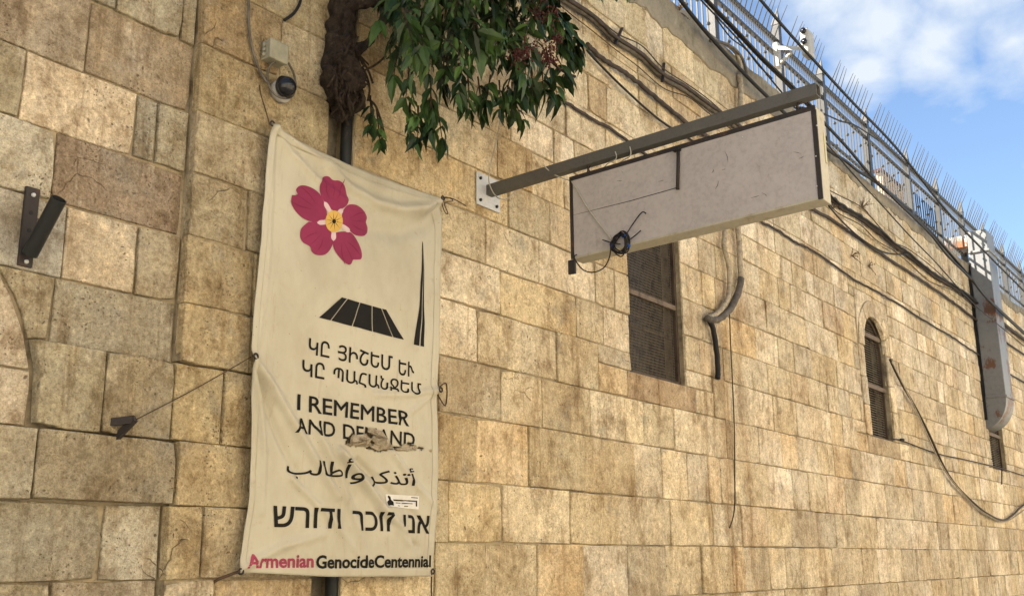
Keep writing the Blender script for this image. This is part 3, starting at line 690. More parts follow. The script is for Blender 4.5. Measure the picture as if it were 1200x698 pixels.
# words
def words(name, s, x0, x1, pxl_base, pxl_top, mat='black', bold=0.0, shear=0.0, subs=.02, ext=None):
    """s spans photo x0..x1; its baseline and cap line pass through the two given pixels"""
    cu = bpy.data.curves.new(name, 'FONT'); cu.body = s; cu.size = 1; cu.resolution_u = 3; cu.fill_mode = 'NONE'; cu.bevel_depth = bold; cu.bevel_resolution = 0
    o = bpy.data.objects.new(name, cu); COL.objects.link(o)
    dg = bpy.context.evaluated_depsgraph_get(); ev = o.evaluated_get(dg); me = bpy.data.meshes.new_from_object(ev)
    lines = []
    for spl in ev.to_curve(dg).splines:                              # glyph outlines, filled by winding number
        bp = spl.bezier_points; pl = []
        for i in range(len(bp)):
            p, q = bp[i], bp[(i + 1) % len(bp)]; pl += [(v.x, v.y) for v in geometry.interpolate_bezier(p.co, p.handle_right, q.handle_left, q.co, 6)[:-1]]
        cl_ = [p for i, p in enumerate(pl) if math.dist(p, pl[i - 1]) > 1e-5]
        if len(cl_) > 2: lines.append(cl_)
    ev.to_curve_clear(); bpy.data.objects.remove(o)
    pv = []; pe = []
    for pl in lines:
        o_ = len(pv); pv += [Vector(p) for p in pl]; pe += [(o_ + i, o_ + (i + 1) % len(pl)) for i in range(len(pl))]
    dv, _, df, *_r = geometry.delaunay_2d_cdt(pv, pe, [], 0, 1e-6)
    def wind(x, y):
        w = 0
        for pl in lines:
            for i in range(len(pl)):
                (xa_, ya_), (xb_, yb_) = pl[i - 1], pl[i]
                if (ya_ <= y) != (yb_ <= y):
                    if xa_ + (y - ya_) / (yb_ - ya_) * (xb_ - xa_) > x: w += 1 if yb_ > ya_ else -1
        return w
    co = np.zeros(len(me.vertices) * 3); me.vertices.foreach_get('co', co); co = co.reshape(-1, 3)
    me.calc_loop_triangles(); T = [tuple(t.vertices) for t in me.loop_triangles] if bold else []
    keep = [tuple(f) for f in df if len(f) == 3 and wind(sum(dv[i].x for i in f) / 3, sum(dv[i].y for i in f) / 3)]
    o_ = len(co); co = np.vstack([co, np.array([(v.x, v.y, 0.0) for v in dv])]); T += [tuple(i + o_ for i in f) for f in keep]
    cent = {}
    for pl in lines: cent[(round(pl[0][0], 3), round(pl[0][1], 3))] = 1
    zb = W(x0, pxl_base, BY).z; zt = W(x0, pxl_top, BY).z
    xa = x_at(x0, zb, BY); xb = x_at(x1, zb, BY)
    lo, hi = co[:, 0].min(), co[:, 0].max(); h0, h1 = ext or (co[:, 1].min(), co[:, 1].max())
    root = list(range(len(co)))
    key = {}
    for i, p in enumerate(co): key.setdefault((round(p[0], 4), round(p[1], 4)), []).append(i)
    def find(i):
        while root[i] != i: root[i] = root[root[i]]; i = root[i]
        return i
    for g_ in key.values():
        for i in g_[1:]: root[find(i)] = find(g_[0])
    for t in T: root[find(t[1])] = find(t[0]); root[find(t[2])] = find(t[0])
    isl = {}
    for t in T: isl.setdefault(find(t[0]), []).append(t)
    gl = []
    for ts in isl.values():
        xs = [co[i][0] for t in ts for i in t]; gl.append([min(xs), max(xs), ts])
    gl.sort(key=lambda q: -(q[1] - q[0])); let = []
    for q in gl:
        for r in let:
            ov = min(q[1], r[1]) - max(q[0], r[0])
            if ov > .45 * (q[1] - q[0]): r[2] += q[2]; break
        else: let.append([q[0], q[1], list(q[2])])
    def m2(p):
        zz = zb + (p[1] - h0) / (h1 - h0) * (zt - zb); return (xa + (p[0] - lo) / (hi - lo) * (xb - xa) + shear * (zz - zb), zz, max(0, p[2]) * .02 * (1 if bold else 0))
    mid_ = lambda a, b_: tuple((u + v) / 2 for u, v in zip(a, b_))
    for q in sorted(let):
        stack = [tuple(m2(co[i]) for i in t) for t in q[2]]; vs = []; fs = []; idx = {}
        while stack:                                                 # split long thin triangles so the print follows the folds
            a, b_, c_ = stack.pop(); e = [math.dist(a[:2], b_[:2]), math.dist(b_[:2], c_[:2]), math.dist(c_[:2], a[:2])]; k = e.index(max(e))
            if e[k] > subs * 1.6:
                if k == 0: m_ = mid_(a, b_); stack += [(a, m_, c_), (m_, b_, c_)]
                elif k == 1: m_ = mid_(b_, c_); stack += [(a, b_, m_), (a, m_, c_)]
                else: m_ = mid_(a, c_); stack += [(a, b_, m_), (m_, b_, c_)]
                continue
            mx, mz = (a[0] + b_[0] + c_[0]) / 3, (a[1] + b_[1] + c_[1]) / 3
            if name == 'torn_word' and any(inside(mx, mz, T_) for T_ in TEAR): continue
            if abs((b_[0] - a[0]) * (c_[1] - a[1]) - (c_[0] - a[0]) * (b_[1] - a[1])) < 1e-9: continue
            f = []
            for p in (a, b_, c_):
                kk = (round(p[0], 5), round(p[1], 5), round(p[2], 6))
                if kk not in idx: idx[kk] = len(vs); vs.append((p[0], cloth_y(p[0], p[1]) - PB - p[2], p[1]))
                f.append(idx[kk])
            if len(set(f)) == 3: fs.append(tuple(f))
        if fs: b = MB(); b.add(vs, fs); b.build('printed_letter', mat, ban)
FB = .013
words('w', 'ԿԸ', 360.8, 385.6, 414.6, 395.4, bold=FB); words('w', 'ՅԻՇԵՄ', 395.2, 460, 421.9, 403, bold=FB); words('w', 'ԵՒ', 467.1, 484.6, 439, 421, bold=FB)
words('w', 'ԿԸ', 354.1, 379.8, 440, 420.6, bold=FB); words('w', 'ՊԱՀԱՆՋԵՄ', 389.8, 493, 447, 428.6, bold=FB)
words('w', 'I', 348.2, 351.8, 480, 461.2, bold=FB); words('w', 'REMEMBER', 361.2, 479.4, 482.7, 463.3, bold=.013)
words('w', 'AND', 344, 392, 506.6, 488.5, bold=.013); words('torn_word', 'DEMAND', 401.4, 485.4, 513.8, 496, bold=.013)
heb = lambda s: s[::-1]
words('w', heb('ודורש'), 318.4, 397.5, 617.0, 592, bold=.012); words('w', heb('זוכר'), 410.2, 458.1, 621, 597.7, bold=.012); words('w', heb('אני'), 470.9, 502.5, 624, 602.5, bold=.012)
# Arabic in joined presentation forms, written out right to left
A_ = {'alef_hamza': '\uFE83', 'teh_i': '\uFE97', 'thal_f': '\uFEAC', 'kaf_i': '\uFEDB', 'reh_f': '\uFEAE', 'waw': '\uFEED', 'tah_i': '\uFEC3', 'alef_f': '\uFE8E', 'lam_i': '\uFEDF', 'beh_f': '\uFE90'}
words('w', ''.join(A_[k] for k in ('alef_hamza', 'teh_i', 'thal_f', 'kaf_i', 'reh_f'))[::-1], 431.5, 484.3, 570.2, 543.4, bold=.008)
words('w', A_['waw'], 409.5, 421.3, 566.8, 553.5, bold=.008)
words('w', ''.join(A_[k] for k in ('alef_hamza', 'tah_i', 'alef_f', 'lam_i', 'beh_f'))[::-1], 335, 407.7, 559.5, 530, bold=.008)
words('w', 'Armenian', 287.3, 366.4, 665.6, 648.6, 'faded', .03); words('w', 'GenocideCentennial', 368.9, 504.5, 666, 649.8, bold=.03)
# sticker
st = printed('sticker', [(452.3, 578.6), (489.6, 581), (488.9, 596.4), (451, 592.5)], 'white', 3, PB + .001, False)
printed('sticker_portrait', [(452.0, 592.2), (452.3, 587.5), (455.0, 585.2), (454.2, 581.6), (456.0, 579.4), (458.0, 581.6), (457.4, 585), (460.0, 587.6), (460.0, 593.2)], 'black', 2, PB + .002, False)
for (a, b0, c_, hh) in ((480, 582, 488, 1.1), (460.6, 584.6, 487, 1.6), (463, 588.2, 482, 1.0), (465, 591.6, 478, .9), (485.6, 586, 487.4, 7)):
    printed('sticker_print', [(a, b0), (c_, b0 + (c_ - a) * .06), (c_, b0 + hh + (c_ - a) * .06), (a, b0 + hh)], 'rustdark', 3, PB + .002, False)
for (px, py) in ((316.5, 146), (516, 233), (294.5, 418), (511, 457), (281, 669), (506.5, 669)):
    q = W(px, py, BY); y = cloth_y(q.x, q.z) - .006; b = MB(); b.sm = True
    b.tube([(q.x + .013 * math.cos(t), y, q.z + .013 * math.sin(t)) for t in [2 * math.pi * k / 10 for k in range(11)]], .0055, 6); b.build('grommet', 'rustdark', ban)
def cord(name, pts, r, mat, label, cat, group=None, n=6, k=5):
    b = MB(); b.sm = True; b.tube(smooth(pts, k), r, n); return tagged(b.build(name, mat), label, cat, group)
y1 = -.075
cord('tie_cord', [W(316, 146, y1), W(312, 132, -.06), W(306, 112, -.02), W(304, 100, 0)], .004, 'twine', 'frayed brown cord tying the banner top left corner under the dome camera', 'cord')
cord('tie_cord', [W(517, 233, y1), W(523, 231, -.08), W(531, 235, -.05), W(521, 238, -.08), W(525, 250, -.05), W(521, 248, -.05), W(518, 235, y1), W(528, 232, -.04), W(546, 241, 0)], .0035, 'twine', 'knotted brown cord with loose loops at the banner top right corner', 'cord')
cord('tie_cord', [W(294, 418, y1), W(270, 432, -.03), W(220, 460, .0), W(158, 492, -.05)], .003, 'twine', 'thin wire stretched from the banner left edge to the small V bracket', 'wire')
cord('tie_cord', [W(511, 457, y1), W(523, 449, -.01), W(522, 475, -.01), W(511, 458, y1)], .004, 'twine', 'brown cord triangle at the banner right edge', 'cord')
cord('tie_cord', [W(506, 669, y1), W(505.5, 684, -.03), W(506, 705, -.01)], .005, 'twine', 'brown cord hanging from the banner bottom right corner', 'cord')
cord('tie_cord', [W(281, 669, y1), W(272, 672, -.04), W(256, 678, -.01), W(250, 682, .01)], .007, 'twine', 'brown cord tying the banner bottom left corner to the wall', 'cord')
# ---------------------------------------------------------------- flagpole holder
fh = thing('flagpole_holder', 'dark steel flagpole socket tube on a narrow wall plate at far left', 'holder', (2.23, .03, 2.83))
b = MB(); b.box((2.238, .045, 2.835), (2.302, .066, 3.190)); bevel(b.build('wall_plate', 'rustdark', fh), .003)
a = Vector((2.270, .018, 2.885)); e = WX(69, 233, 2.270); e = a + (e - a) * 1.0; d_ = (e - a).normalized()
b = MB(); b.sm = True; u = d_.orthogonal().normalized(); v = d_.cross(u); R0, R1 = .033, .028; n = 24
vs = []
for c_, r in ((a, R0), (e, R0), (e, R1), (e - d_ * .18, R1)):
    vs += [c_ + (u * math.cos(2 * math.pi * k / n) + v * math.sin(2 * math.pi * k / n)) * r for k in range(n)]
fs = [(r * n + k, r * n + (k + 1) % n, (r + 1) * n + (k + 1) % n, (r + 1) * n + k) for r in range(3) for k in range(n)] + [tuple(3 * n + k for k in range(n)), tuple(range(n - 1, -1, -1))]
b.add(vs, fs); o = b.build('socket_tube', 'black_paint', fh); m = o.modifiers.new('e', 'EDGE_SPLIT'); m.split_angle = .7
for z in (3.155, 2.855): b = MB(); b.sm = True; b.tube([(2.27, .046, z), (2.27, .036, z)], .009, 10); b.build('bolt', 'plate', fh)
for z in (3.075, 2.995): MB().tube([(2.27, .047, z), (2.27, .0435, z)], .010, 10).build('bolt_hole', 'cable', fh)
# ---------------------------------------------------------------- small V bracket
vb = thing('wall_bracket', 'small rusty V shaped bracket holding the banner wire', 'bracket', tuple(W(156, 495)))
a = W(157, 493, -.06)
MB().beam(W(158, 491, -.07), W(122, 495.5, .04), .022, .034).build('bracket_arm', 'rustdark', vb)
MB().beam(W(158, 490, -.072), W(133, 516, .04), .022, .030).build('bracket_arm', 'rustdark', vb)
# ---------------------------------------------------------------- junction box and dome camera
jb = thing('junction_box', 'square ivory junction box on the stone above the dome camera', 'junction box', tuple(W(324, 58)))
bz1, bz0 = W(318, 43, -.085).z, W(318, 67, -.085).z; bx0, bx1 = W(317.5, 50, -.085).x, W(339, 60, -.085).x
b = MB(); b.box((bx0 + .004, -.058, bz0 + .004), (bx1 - .004, 0, bz1 - .004)); bevel(b.build('box_body', 'plastic', jb), .006, 3)
b = MB(); b.box((bx0, -.085, bz0), (bx1, -.0585, bz1)); bevel(b.build('box_lid', 'plastic', jb), .010, 3)
for k in range(3):
    z = bz0 + .03 + k * (bz1 - bz0 - .06) / 2; b = MB(); b.sm = True; b.tube([(bx0 + .006, -.03, z), (bx0 - .008, -.03, z)], .013, 10); b.build('cable_gland', 'plastic', jb)
dc = thing('dome_camera', 'black dome security camera in white ring under the junction box', 'security camera', tuple(W(328, 103)))
c0 = W(331, 107, -.03)
b = MB(); b.sm = True; b.tube([c0 + Vector((0, .03, 0)), c0 + Vector((0, .0, 0)), c0 + Vector((0, -.008, 0))], [.064, .064, .056], 24); b.build('base_ring', 'white_plastic', dc)
b = MB(); b.sm = True; b.sphere(c0 + Vector((-.012, -.040, .010)), .058, 18, 12); b.build('dome', 'lens', dc)
b = MB(); b.sm = True; t0 = c0 + Vector((-.012, -.040, .010)); b.tube([t0 + Vector((  .056 * math.cos(2 * math.pi * k / 18), .006, .056 * math.sin(2 * math.pi * k / 18))) for k in range(19)], .008, 6); b.build('dome_rim', 'cable', dc)
cord('camera_cable', [W(323, 72, -.05), W(316, 78, -.03), W(313.5, 92, -.02), W(318, 106, -.05), W(328, 114, -.07), W(341, 114, -.05), W(346.5, 102, -.03), W(344, 86, -.02), W(338, 74, -.03)], .0065, 'cable_grey', 'grey cable looping round the dome camera from the junction box', 'cable')
cord('wall_cable', [W(291, -30, -.02), W(291.5, 0, -.02), W(292, 35, -.02), W(297, 62, -.02), W(304, 82, -.02), W(313, 97, -.03)], .008, 'cable_grey', 'thin grey cable dropping from above to the dome camera', 'cable')
cord('wall_cable', [W(353, -5, -.02), W(351, 5, -.02), W(344, 16, -.02), W(333, 24, -.01)], .009, 'cable', 'short curved black cable above the junction box', 'cable')
# ---------------------------------------------------------------- beam and light box sign
bm = thing('steel_beam', 'long brown steel arm bolted square to the wall above the blank sign', 'beam', (5.43, 0, 4.06), kind='thing')
b = MB(); b.box((5.295, -.014, 3.93), (5.553, -.004, 4.16)); bevel(b.build('wall_plate', 'plate', bm), .002)
for x, z in ((5.33, 4.12), (5.33, 3.965), (5.51, 3.965), (5.515, 4.12)):
    b = MB(); b.sm = True; b.tube([(x, -.013, z), (x, -.026, z)], .011, 6); b.build('bolt', 'black_paint', bm)
ax = 5.43; e1 = WX(959, 106, ax); zt = e1.z
b = MB()
y_end = e1.y; h_ = .036; t_ = .032; z_a = 4.055; z_b = zt
vs = []
for y, zc in ((-.014, z_a), (y_end, z_b)): vs += [(ax - t_, y, zc - h_), (ax + t_, y, zc - h_), (ax + t_, y, zc + h_), (ax - t_, y, zc + h_)]
b.add(vs, [(3, 2, 1, 0), (0, 1, 5, 4), (1, 2, 6, 5), (2, 3, 7, 6), (3, 0, 4, 7)])
# open end: the walls of the hollow section and its dark inside
wl_ = .005
ins = [(ax - t_ + wl_, y_end, z_b - h_ + wl_), (ax + t_ - wl_, y_end, z_b - h_ + wl_), (ax + t_ - wl_, y_end, z_b + h_ - wl_), (ax - t_ + wl_, y_end, z_b + h_ - wl_)]
o = len(b.v); b.v += ins; b.v += [(x, y + .12, z) for x, y, z in ins]
for k in range(4): b.f.append((4 + k, 4 + (k + 1) % 4, o + (k + 1) % 4, o + k)); b.t.append((1, 1, 1)); b.f.append((o + k, o + (k + 1) % 4, o + 4 + (k + 1) % 4, o + 4 + k)); b.t.append((1, 1, 1))
b.f.append((o + 4, o + 5, o + 6, o + 7)); b.t.append((1, 1, 1))
b.build('box_section', 'beam', bm)
sx0, sx1, sy0, sy1, sz0, sz1 = 5.44, 5.575, -.665, -2.31, 3.458, 4.005
SL = .055                                                         # the box hangs a little higher at its outer end
sg = thing('sign_box', 'blank grey light box sign with cream rim hanging under the steel arm', 'sign', (5.52, -.66, 3.46))
def sbox(x0, x1, ya, yb, za, zb, name, mat, par=None, bv=.0):
    f = lambda y: (y - sy0) / (sy1 - sy0) * SL
    b = MB(); vs = []
    for z in (za, zb):
        for x, y in ((x0, ya), (x1, ya), (x1, yb), (x0, yb)): vs.append((x, y, z + f(y)))
    b.add(vs, [(0, 1, 2, 3), (7, 6, 5, 4), (4, 5, 1, 0), (5, 6, 2, 1), (6, 7, 3, 2), (7, 4, 0, 3)]); o = b.build(name, mat, par or sg)
    if bv: bevel(o, bv)
    return o
f_ = .024
sbox(sx0 + .006, sx1, sy0, sy1, sz0, sz1, 'rim_body', 'signside', bv=.004)
ym = -1.37
sbox(sx0 - .002, sx0 + .0055, sy0 - f_, sy1 + f_, sz0 + .012, sz1 - f_, 'front_panel', 'signface')
sbox(sx0 - .006, sx0 + .005, sy0, sy1, sz1 - f_ + .001, sz1 + .004, 'frame_strip', 'rustdark'); sbox(sx0 - .006, sx0 + .005, sy0, sy0 - f_ + .001, sz0, sz1 - f_, 'frame_strip', 'rustdark')
sbox(sx0 - .006, sx0 + .005, sy1 + f_ - .001, sy1 - .004, sz0, sz1 - f_, 'frame_strip', 'rustdark'); sbox(sx0 - .004, sx0 + .005, sy0 - f_, sy1 + f_, sz0 - .002, sz0 + .011, 'frame_strip', 'signside')
b = MB(); b.tube([WX(672, 252, sx0 - .003), WX(700, 245, sx0 - .003), WX(740, 235, sx0 - .003), WX(793, 220, sx0 - .003)], [.0008, .0016, .0022, .0026], 5); b.build('panel_crack', 'rustdark', sg)
for (pa, pb) in (((850, 178), (853, 190)), ((836, 198), (834, 203)), ((880, 232), (890, 229)), ((842, 212), (838, 222)), ((893, 226), (899, 230)), ((930, 178), (938, 180)), ((936, 186), (942, 183)), ((771, 213), (778, 211)), ((723, 212), (729, 212)), ((846, 199), (850, 198))):
    MB().tube([WX(*pa, sx0 - .0028), WX((pa[0] + pb[0]) / 2 + 1, (pa[1] + pb[1]) / 2, sx0 - .0028), WX(*pb, sx0 - .0028)], [.0006, .0016, .0005], 4).build('scratch', 'rustdark', sg)
for (px, py) in ((957, 147), (956, 183), (957, 218), (667, 232), (666, 262), (666, 290), (730, 201), (870, 161)):
    q = WX(px, py, sx0 - .008); b = MB(); b.sm = True; b.tube([q + Vector((.004, 0, 0)), q], .0045, 8); b.build('screw', 'plate', sg)
q = WX(964, 170, 5.54); MB().box((5.535, sy1 - .004, 3.75), (5.555, sy1 - .0005, 3.93)).build('end_slot', 'slotpaint', sg)
b = MB(); qa, qb = WX(795, 177, sx0 - .03), WX(794, 222, sx0 - .03); b.sm = True; b.tube([qa, qb], .0105, 10); b.build('clamp_rod', 'rustdark', sg)
q = WX(793, 176, sx0 - .02); MB().box((q.x - .03, q.y - .022, q.z - .006), (q.x + .10, q.y + .022, q.z + .012)).build('clamp_head', 'black_paint', sg)
b = MB(); q = WX(667, 308, sx0 - .002); MB().box((q.x - .006, q.y - .045, q.z - .075), (q.x + .012, q.y + .005, q.z + .015)).build('corner_bracket', 'rustdark', sg)
for (px, py0, py1) in ((690, 192, 213), (936, 119, 133)):
    a = WX(px, py0, ax); e = WX(px, py1 + 2, ax + .03); b = MB(); b.sm = True
    b.tube(smooth([a, a + Vector((.0, .010, -.03)), (a + e) / 2 + Vector((0, -.012, 0)), e + Vector((0, .012, .02)), e]), .0055, 6)
    b.tube(smooth([a + Vector((0, -.02, 0)), (a + e) / 2 + Vector((0, .014, 0)), e + Vector((0, -.02, 0))]), .0045, 6); b.build('hanger_hook', 'rustdark', sg)
# coil of wire tied to the sign, its loose ends and the white cord
co = thing('wire_coil', 'black wire coil with blue tape hooked on the lower edge of the sign', 'wire coil', tuple(WX(727, 286, sx0 - .03)))
cq = WX(727, 286, sx0 - .025); b = MB(); b.sm = True
for k in range(7):
    r = .070 - .006 * (k % 4) ; dy, dz = random.uniform(-.012, .012), random.uniform(-.012, .012); sq = random.uniform(.75, 1.0); ph = random.uniform(0, 3)
    b.tube([cq + Vector((.012 * math.sin(t * 2 + k) - .006 * k / 3, dy + r * (math.cos(t) * sq), dz + r * math.sin(t + .3 * math.cos(t + ph)))) for t in [2 * math.pi * i / 22 for i in range(23)]], .0042, 5)
b.build('coil', 'cable', co)
for pts in (((733, 276), (742, 262), (752, 249), (757, 250)), ((736, 282), (744, 276), (751, 270)), ((706, 281), (716, 284), (727, 286))):
    b = MB(); b.tube(smooth([WX(p[0], p[1], sx0 - .03) for p in pts]), .0038, 5); b.build('loose_end', 'cable', co)
b = MB(); b.tube(smooth([WX(p[0], p[1], sx0 - .03) for p in ((716, 288), (714, 302), (707, 314), (694, 319), (682, 315), (673, 302), (676, 298))]), .0042, 5); b.build('drooping_loop', 'cable', co)
b = MB(); b.sphere(WX(731, 276, sx0 - .03), .018, 8, 6, (.6, 1, .8)); b.sphere(WX(717, 288, sx0 - .03), .012, 8, 6, (.7, 1, 1.4)); b.sphere(WX(737, 288, sx0 - .03), .013, 8, 6, (.7, 1, 1)); b.build('tape', 'blue', co)
cord('tie_cord', [WX(637, 194, ax - .036), WX(650, 205, ax - .02), WX(668, 212, sx0), WX(672, 216, sx0 - .012), WX(690, 246, sx0 - .012), WX(716, 280, sx0 - .012)], .0045, 'cord', 'white cord from the steel arm across the sign face to the wire coil', 'cord')
cord('tie_cord', [W(587, 120, -.1), W(586, 140, -.08), W(581, 168, -.06), W(574.5, 195, -.05), W(573, 212, -.08), WX(577, 224, ax - .04), WX(584, 232, ax - .05), WX(594, 233, ax - .03), WX(604, 224, ax)], .0042, 'cord', 'pale cord hanging from the leaves and looped round the steel arm', 'cord')
cord('tie_cord', [WX(721, 178, ax - .034), WX(722, 186, ax - .036), WX(712, 192, ax), WX(700, 205, ax + .05), WX(684, 212, ax + .1)], .0036, 'cord', 'pale cord wound on the steel arm above the sign corner', 'cord')
cord('tie_cord', [WX(738, 172, ax - .034), WX(739, 182, ax - .036), WX(730, 188, ax), WX(712, 200, ax + .05), WX(700, 207, ax + .1)], .0036, 'cord', 'second pale cord wound on the steel arm nearer the clamp', 'cord')
# ---------------------------------------------------------------- cables along the wall
def cable(pts, r, mat, label, y=-.05, n=6, lump=0, cat='cable', name='wall_cable'):
    P_ = smooth([W(p[0], p[1], p[2] if len(p) > 2 else y) for p in pts], 6)
    if lump: P_ = [p + Vector((0, random.uniform(-1, 1) * lump, random.uniform(-1, 1) * lump)) for p in P_]
    b = MB(); b.sm = True; b.tube(P_, r, n); return tagged(b.build(name, mat), label, cat)
A1 = [(600, -45), (640, -15), (660, 0), (696, 24), (720, 47), (750, 66), (777, 91), (805, 107), (832, 127), (865, 151), (905, 185), (940, 210), (970, 229)]
cable(A1, .026, 'cable_grey', 'thick grey conduit sloping down the wall above the steel arm', -.04, 8, .003, 'conduit', 'wall_conduit')
cable([(a, b_ - 4.5) for a, b_ in A1], .018, 'cable_brown', 'dark conduit strapped on top of the thick grey conduit', -.075, 8, .003, 'conduit', 'wall_conduit')
B1 = [(955, 217), (970, 229), (985, 242), (1007, 255), (1030, 272), (1050, 289), (1065, 299), (1090, 320), (1115, 335), (1132, 347), (1150, 362)]
cable(B1, .030, 'cable_brown', 'thick lumpy bundle of old cables running along the wall right of the sign', -.05, 7, .012, 'cable bundle', 'cable_bundle')
cable([(a + 1, b_ - 2.5) for a, b_ in B1], .016, 'cable', 'black cable lashed on top of the lumpy cable bundle', -.10, 6, .008)
cable([(688, 52), (700, 64), (720, 78), (744, 94), (770, 116), (800, 140), (837, 165), (880, 196), (920, 225), (954, 246), (982, 262), (1000, 275), (1025, 292), (1050, 309), (1075, 325), (1107, 347), (1121, 357), (1144, 375)], .021, 'cable_brown', 'long brown cable below the thick conduit, passing behind the sign', -.04, 6, .007)
cable([(688, 58), (692, 64), (717, 90), (740, 112), (760, 130), (782, 147), (822, 172), (850, 195)], .011, 'cable', 'thin black cable curving from the leaves down behind the arm', -.05)
cable([(600, 90), (630, 104), (654, 115), (665, 121), (695, 140), (717, 152), (734, 164), (770, 190), (830, 225), (880, 252), (894, 260.7), (914, 271.5), (933, 284), (949, 291.5), (970, 305), (1000, 327), (1020, 337), (1037, 347), (1054.6, 357), (1074.6, 370), (1096, 383), (1116, 394.5), (1130, 404.5), (1148, 416)], .014, 'cable_brown', 'lowest sloping brown cable crossing above both windows', -.03, 6, .005)
cable([(971, 241, -.2), (987.5, 260, -.1), (1010, 280, -.08), (1037.5, 296, -.06), (1064, 298, -.09)], .011, 'cable', 'slack black cable drooping from the sign corner to the cable bundle')
cable([(1173, 377), (1186, 387), (1200, 397), (1230, 418)], .035, 'cable_brown', 'short visible bundle of cables on the wall right of the duct, upper one', -.06, 6, .008, 'cable bundle', 'cable_bundle')
cable([(1179, 401), (1200, 415), (1230, 434)], .02, 'cable_brown', 'brown cable on the wall right of the duct, below the bundle', -.04)
cable([(1179, 435.5), (1199, 447), (1230, 464)], .016, 'cable_brown', 'lowest brown cable on the wall right of the duct', -.04)
cable([(1043, 421), (1050, 436), (1060, 455), (1075, 481), (1090, 511), (1105, 544), (1118, 565), (1135, 583), (1155, 600), (1175, 609), (1188, 602), (1196, 594), (1215, 580)], .017, 'cable_brown', 'long black cable sagging from the arched window down to the right', -.05)
cable([(1045, 424), (1076, 486), (1106, 549), (1136, 586), (1157, 603), (1178, 610.5), (1200, 597)], .010, 'lime', 'pale thin cable twisted along the sagging black cable', -.06)
cable([(1047, 514.5), (1057, 516), (1098, 531), (1130, 538), (1160, 545), (1175, 549), (1200, 557), (1230, 566)], .009, 'cable_brown', 'thin dark wire running right from the arched window sill', -.03)
cable([(1174, 549), (1174, 567)], .010, 'cable', 'short black wire end below the far window', -.03)
tagged(MB().sphere(W(1057, 515, -.05), .035, 8, 6, (1.3, 1, .6)).build('cable_clip', 'cable_brown'), 'dark cable clamp beside the arched window sill', 'clamp')
cable([(849.5, 255), (849.5, 271.5), (848.7, 288.7), (853, 307), (855, 321.6), (854.4, 341.7), (851.6, 352), (844.4, 363), (836, 370), (829, 372.5)], .026, 'lime', 'limewashed conduit left of its twin beside the screened window', -.05, 8, .003, 'conduit', 'wall_conduit')
cable([(866.5, 87), (868, 107), (867, 150), (866, 200), (865, 265.8), (866.6, 285.8), (867, 307), (868.8, 330)], .030, 'lime', 'limewashed conduit dropping from the coping beside the screened window', -.05, 8, .004, 'conduit', 'wall_conduit')
cable([(868.6, 326), (866, 340), (861, 351), (855.9, 361.5), (846, 371), (837, 374.5), (829, 373.5)], .034, 'cable_grey', 'dark wrapped end of the right conduit curving to the wall hole', -.06, 8, .004, 'conduit', 'wall_conduit')
for i in range(6):
    t = i / 5; pts = [(868 - 6 * t, 331 + 20 * t), (864 - 12 * t, 343 + 16 * t)]
cable([(828.7, 371.5), (834.4, 381.5), (838, 397), (840, 414.5), (841.5, 434.5), (841, 443)], .026, 'cable', 'black cable tail hanging down the wall beside the screened window', -.05, 8, .002)
cable([(855, 366), (856, 400), (858, 440), (860.5, 500), (861, 560), (861, 590), (859, 606), (855, 618)], .006, 'cable_brown', 'hair thin wire hanging straight down the wall', -.02)
cable([(832, 48, -.10), (842, 49, -.12), (856, 54, -.1), (866, 63, -.08), (872, 74, -.06), (876, 90, -.06)], .016, 'cable_grey', 'grey hose arching over the coping', -.1)
cable([(834, 50, .1), (850, 52, -.02), (862, 62, -.05), (868, 76, -.06), (868, 90, -.05)], .020, 'lime', 'pale hose arching over the coping beside the grey hose', -.1)
# straight service cables strung in the air along the parapet
cable([(790, -12), (797, 0), (826.6, 37), (864, 78), (895.5, 110), (930, 142), (970.5, 176), (990, 188), (1005, 200), (1023, 211), (1035, 221), (1065, 248), (1090, 271), (1112, 296, -.2), (1137, 325, -.42), (1157, 350, -.43), (1200, 391, -.43), (1240, 428, -.43)], .020, 'cable', 'black aerial cable coming down onto the coping and following it', -.12, 7)
cable([(815, -14), (826.6, 0), (860, 35), (892, 69), (925, 101), (960, 138), (992.7, 173), (1020, 205), (1050, 235), (1090, 274), (1110, 299), (1135, 324), (1157, 349), (1200, 389), (1240, 425)], .018, 'cable', 'thickest black aerial cable crossing the railing behind the arm end', -.42, 7)
cable([(818, -14), (829, 0), (862, 34), (894, 68), (927, 99), (962, 136)], .014, 'cable', 'black cable lashed beside the thickest aerial cable', -.45, 6)
cable([(812, -12), (823, 2), (860, 41), (884, 69), (914, 106), (945, 141), (972, 172), (1007, 212), (1035, 242), (1065, 275), (1100, 311), (1130, 345), (1155, 368), (1200, 405)], .009, 'cable', 'thin black aerial cable slanting in front of the wall', -.44, 6)
cable([(876, -17), (891, 0), (921.5, 35.4), (957, 74.5), (1000, 121), (1050, 173), (1100, 236), (1130, 270), (1145, 285.5), (1171, 312), (1200, 341), (1240, 385)], .017, 'cable', 'highest black aerial cable crossing the spikes of the railing', -.46, 6)
cable([(940, 133), (960, 132), (985, 142), (1002, 147), (1030, 165)], .010, 'cable', 'thin black cable leading from the sign top toward the railing', -.2)
wr = random.Random(5)
for lb, base, dy, r, yy in (('thin wire tangled along the upper side of the thick conduit', A1, -9, .006, -.05), ('thin wire sagging just below the thick conduit', A1, 9, .005, -.04), ('loose thin wire wandering above the lumpy cable bundle', B1, -8, .007, -.08), ('loose thin wire sagging below the lumpy cable bundle', B1, 6, .007, -.06)):
    cable([(a + wr.uniform(-3, 3), b_ + dy + wr.uniform(-4, 4)) for a, b_ in base], r, 'cable_brown', lb, yy)
